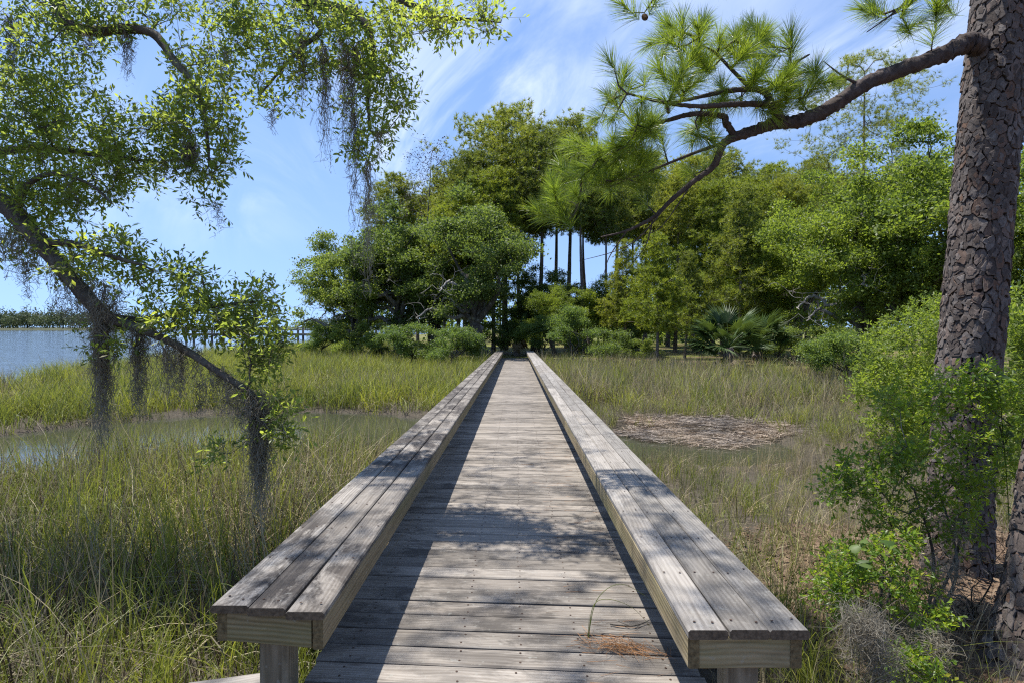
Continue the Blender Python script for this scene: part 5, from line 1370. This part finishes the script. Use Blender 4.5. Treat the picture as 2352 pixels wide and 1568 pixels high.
near_bush('yaupon_bush', 'low sprawling bright green bush beside the right bench end', (q[0], q[1]), [
    (1965, 1300, 85, 45, 48, 2.75, 3.3), (2055, 1255, 60, 30, 24, 2.9, 3.3), (1905, 1345, 40, 30, 14, 2.7, 3.1), (2085, 1335, 60, 35, 22, 2.8, 3.3), (2060, 1390, 60, 30, 14, 2.75, 3.1), (1915, 1400, 40, 25, 10, 2.7, 2.95), (2150, 1425, 50, 25, 12, 2.7, 3.0), (2110, 1530, 60, 25, 20, 2.55, 2.8), (2080, 1500, 50, 30, 10, 2.6, 2.8)], 402, 'yaupon', 0.030, 0.50, 5, 5, 0.075)
q = P(2090, 950, 10.5)
near_bush('wax_myrtle', 'bright yellow-green bush behind and left of the big pine trunk', (q[0], 10.4), [
    (2080, 800, 100, 80, 120, 9.3, 11.3), (2145, 730, 55, 40, 40, 9.3, 11), (2010, 880, 55, 50, 46, 9, 10.6), (2100, 910, 80, 55, 80, 8.8, 10.6), (2150, 830, 45, 80, 60, 9, 11), (2060, 985, 70, 30, 34, 8.6, 10), (2150, 980, 60, 50, 40, 8.4, 10)], 403, 'oak_lime', 0.075, 0.42, 6, 7, 0.22, 0.03)
q = P(2400, 1000, 7.2)
near_bush('wax_myrtle', 'green bush at the right picture edge behind the big pine trunk', (q[0], q[1]), [
    (2345, 760, 40, 80, 60, 6.6, 7.6), (2350, 900, 45, 90, 70, 6.4, 7.6), (2350, 1040, 45, 70, 46, 6.2, 7.2), (2430, 850, 60, 200, 80, 6.5, 7.8)], 404, 'oak_lime', 0.065, 0.42, 6, 7, 0.18, 0.03)
q = P(2220, 1420, 3.55)
near_bush('dead_bush', 'tangle of bare grey twigs at the foot of the big pine', (q[0], q[1]), [
    (2190, 1330, 120, 70, 60, 3.1, 3.7), (2250, 1240, 90, 60, 34, 3.2, 3.6), (2130, 1410, 110, 50, 40, 2.9, 3.4), (2270, 1400, 70, 60, 24, 3.0, 3.5)], 405, None, 0, 0, 0, 0, 0, 0.006, True, 'oak_bark_grey', forks=9)

# greenbrier vine with heart-shaped leaves over the low bush
def heart(s):
    o = [(0, 0), (-.16, -.10), (-.36, .04), (-.42, .28), (-.28, .62), (0, 1.0), (.28, .62), (.42, .28), (.36, .04), (.16, -.10)]
    V = np.array([(x*s, y*s, -abs(x)*0.25*s-0.12*y*y*s) for x, y in o]+[(0, .38*s, 0.02*s)])
    me = build('leaf', [(V, np.array([(i, (i+1) % 10, 10) for i in range(10)]))], True); me.materials.append(MAT['shrub']); return me
HL = [heart(0.062), heart(0.05), heart(0.072)]
def vine(label, rows, leafpts, seed):
    rng = np.random.default_rng(seed); q = P(*rows[0][:3]); b = Vector((q[0], q[1], float(terrain(q[0], q[1]))))
    t = empty('greenbrier_vine', b); tag(t, label, 'vine')
    pts = smooth_path(pp(rows), 6); pts[0, 2] = min(pts[0, 2], b.z)
    me = build('stem', [tube(pts[:, :3], pts[:, 3], 5)], True); me.materials.append(MAT['yaupon']); child_at(link('stem', me), t)
    for i, (px, py, d) in enumerate(leafpts):
        o = link('leaf', HL[i % 3], None, None, Vector(P(px, py, d)), (rng.uniform(0.1, 1.0), rng.uniform(-.5, .5), rng.uniform(0, 6.28))); child_at(o, t)
vine('greenbrier vine with large heart-shaped leaves trailing over the low bush', [(1975, 1440, 3.0, .003), (1965, 1350, 2.95, .003), (1958, 1270, 2.9, .0025), (2000, 1245, 2.88, .002), (2060, 1250, 2.86, .0015)],
     [(1955, 1262, 2.88), (1982, 1245, 2.86), (2030, 1246, 2.84), (2062, 1262, 2.84), (2000, 1270, 2.86), (1972, 1300, 2.88), (2050, 1285, 2.85), (1960, 1330, 2.92), (1985, 1292, 2.85)], 7)
vine('greenbrier vine with heart-shaped leaves climbing beside the big pine trunk', [(2320, 1420, 3.5, .003), (2318, 1200, 3.45, .003), (2300, 950, 3.4, .0025), (2290, 880, 3.38, .002), (2250, 850, 3.35, .0015)],
     [(2250, 850, 3.35), (2280, 868, 3.36), (2320, 866, 3.36), (2335, 880, 3.36), (2300, 905, 3.38), (2268, 890, 3.34), (2318, 1000, 3.4), (2305, 1090, 3.42), (2325, 1180, 3.42)], 8)

# moss fallen on the low bushes
def moss_ball(label, px, py, d, r, n, seed):
    rng = np.random.default_rng(seed); c = P(px, py, d); g = float(terrain(c[0], c[1])); c[2] = max(c[2], g+r*0.5)
    b = c+rand_dir(rng, n, 0.2)*np.array([r, r, r*0.85])*rng.uniform(0.4, 1.0, (n, 1)); k = 9; t = np.linspace(0, 1, k)[None, :, None]
    d1 = rand_dir(rng, n)[:, None, :]; d2 = rand_dir(rng, n)[:, None, :]; L = rng.uniform(0.05, 0.13, (n, 1, 1))
    Pn = b[:, None, :]+d1*L*t+d2*L*0.4*np.sin(t*6)+np.array([0, 0, -0.02])*t*t
    me = build('spanish_moss', [ribbon_set(Pn, k, 0.0024, rng)]); me.materials.append(MAT['moss'])
    o = link('spanish_moss', me); tag(o, label, 'moss', 'fallen Spanish moss')
moss_ball('round ball of fallen Spanish moss on the low bush by the bench', 1985, 1440, 2.5, 0.095, 520, 1)
moss_ball('loose fallen Spanish moss draped below the round moss ball', 2015, 1510, 2.52, 0.11, 360, 2)
moss_ball('fallen Spanish moss caught in bare twigs before the big pine', 2150, 1330, 3.2, 0.15, 340, 3)
moss_ball('fallen Spanish moss lying on leaf litter at the lower right', 2130, 1480, 2.75, 0.10, 220, 4)
moss_ball('wisp of fallen Spanish moss caught on the bush before the trunk', 2190, 1215, 3.3, 0.10, 150, 5)

# ------------------------------------------------------------------ leaf litter, straw, cones and sticks
rngL = np.random.default_rng(501)
n = 9000; x = rngL.uniform(1.08, 5.2, n); y = rngL.uniform(1.0, 6.2, n); k = (np.maximum(sstep(6.8, 4.0, y)*sstep(1.4, 2.6, x), sstep(2.9, 2.2, y)) > 0.25); x = x[k]; y = y[k]; n = len(x)
b = np.column_stack([x, y, terrain(x, y)+rngL.uniform(0.004, 0.035, n)]); d = rand_dir(rngL, n); d[:, 2] *= 0.25
L = rngL.uniform(0.035, 0.085, n); lv = leaves(b, d, unit(rand_dir(rngL, n)*0.5+np.array([0, 0, 1.0])), L, L*rngL.uniform(.3, .6, n), 0.12, 0.1)
m_ = 3500; x = rngL.uniform(1.08, 5.0, m_); y = rngL.uniform(1.0, 6.0, m_); az = rngL.uniform(0, 6.28, m_); ll = rngL.uniform(.06, .1, m_); t = np.linspace(-1, 1, 4)[None, :]
Pn = np.stack([x[:, None]+np.cos(az)[:, None]*ll[:, None]*t, y[:, None]+np.sin(az)[:, None]*ll[:, None]*t, (terrain(x, y)+rngL.uniform(.01, .05, m_))[:, None]+rngL.normal(0, .01, m_)[:, None]*t], -1)
me = build('leaf_litter', [lv, ribbon_set(Pn, 4, 0.0022, rngL)]); me.materials.append(MAT['dead_leaf'])
tag(link('leaf_litter', me), 'brown leaf and pine straw litter under the big pine', 'leaf litter', kind='stuff')
def on_deck(px, py, z=0.004):
    Y = FPX*(1.43-z)/(py-765.0); return np.array([PX(px, Y), Y, z+Y*math.tan(SLOPE)])
c = on_deck(1432, 1498); n = 150; az = rngL.normal(-0.5, 0.7, n); ll = rngL.uniform(.04, .085, n)
off = np.column_stack([rngL.normal(0, .085, n), rngL.normal(0, .03, n)]); off[:, 1] -= off[:, 0]*0.35
t = np.linspace(-1, 1, 5)[None, :]; bend = rngL.normal(0, .015, n)[:, None]*(1-t*t)
Pn = np.stack([c[0]+off[:, :1]+np.cos(az)[:, None]*ll[:, None]*t, c[1]+off[:, 1:]+np.sin(az)[:, None]*ll[:, None]*t+bend, c[2]+0.003+rngL.uniform(0, .022, n)[:, None]+0*t+rngL.normal(0, .004, n)[:, None]*t], -1)
n = 130; yy = rngL.uniform(2.3, 7.5, n); xx = rngL.normal(0.42, 0.16, n); az = rngL.normal(0, 0.25, n); ll = rngL.uniform(.02, .07, n)
P2 = np.stack([xx[:, None]+np.cos(az)[:, None]*ll[:, None]*t, yy[:, None]+np.sin(az)[:, None]*ll[:, None]*t, (0.005+yy*math.tan(SLOPE))[:, None]+0*t], -1)
me = build('pine_straw', [ribbon_set(Pn, 5, 0.0020, rngL), ribbon_set(P2, 5, 0.0020, rngL)])
m = M('pine_straw'); MAT['straw_orange'] = m.surf((0.30, 0.145, 0.055), 0.6); me.materials.append(MAT['straw_orange'])
tag(link('pine_straw', me), 'orange-brown dropped pine straw on the deck planks', 'pine straw', kind='stuff')
tw = np.array([on_deck(1404, 1440, .012), on_deck(1450, 1444, .016), on_deck(1478, 1438, .014), on_deck(1497, 1428, .02)])
me = build('twig', [tube(smooth_path(tw, 4), np.linspace(.004, .002, 13), 5), tube(np.array([tw[1], on_deck(1420, 1432, .02)]), np.array([.002, .001]), 4), tube(np.array([tw[2], on_deck(1460, 1450, .012)]), np.array([.002, .001]), 4)], True)
me.materials.append(MAT['oak_bark_grey']); tag(link('twig', me), 'small forked grey twig lying on the deck by the right bench', 'twig')
g0 = on_deck(1352, 1482, -0.02); rows = [(g0, ((0.05, 0.06, 0.17), (0.17, 0.08, 0.24), (0.32, 0.05, 0.17))), (g0+[0.004, 0, 0], ((0.02, 0.01, 0.16), (0.09, 0.03, 0.19), (0.21, 0.03, 0.15), (0.30, 0.01, 0.06))), (g0, ((0.005, 0.01, .06), (0.01, .02, .12)))]
parts = []
for b0, offs in rows:
    pth = smooth_path(np.array([b0]+[b0+np.array(o_) for o_ in offs]), 6); parts.append(tube(pth, np.linspace(.0022, .0006, len(pth)), 4))
me = build('grass_sprig', parts, True); me.materials.append(MAT['grass_green']); tag(link('grass_sprig', me), 'single arching grass sprig growing up between the deck planks', 'grass sprig')
for px, py, lab in ((2188, 1540, 'brown pine cone lying in the litter at the lower right corner'), (2080, 1556, 'brown pine cone lying under the low bush at the bottom edge')):
    q = P(px, py, 2.72); o = link('pine_cone', CONE, None, None, (q[0], q[1], float(terrain(q[0], q[1]))+0.035), (1.4, 0.3, rngL.uniform(0, 6))); tag(o, lab, 'pine cone')
q = P(1852, 1556, 2.84)
o = link('wood_stick', build('wood_stick', timber(0.34, 0.045, 0.022, 0.006, 3, rngL, 0.002)), MAT['fascia'], None, (q[0]-0.16, q[1]-0.10, float(terrain(q[0], q[1]))+0.03), (0, R(-6), R(38)))
tag(o, 'pale broken wood stick on the litter beside the right bench end', 'stick')
# bunch grass arching beside the right bench
def bunch(label, x, y, n, h, seed):
    rng = np.random.default_rng(seed); me = build('bunch_grass', [blades(n, h, .0045, .75, 6, .05, rng, .38, .3)]); me.materials.append(MAT['grass_green'])
    o = link('bunch_grass', me, None, None, (x, y, float(terrain(x, y)))); tag(o, label, 'grass clump', 'arching grass clumps by the right bench')
for k, (px, py, d, lab) in enumerate(((1905, 1420, 2.9, 'arching grass clump touching the near end of the right bench'), (1850, 1330, 3.3, 'arching grass clump beside the right bench, behind the nearest clump'), (1800, 1260, 3.8, 'arching grass clump third from the right bench end'), (1960, 1240, 3.9, 'arching grass clump behind the low bright bush'))):
    q = P(px, py, d); bunch(lab, q[0], q[1], 110, 0.85, 600+k)
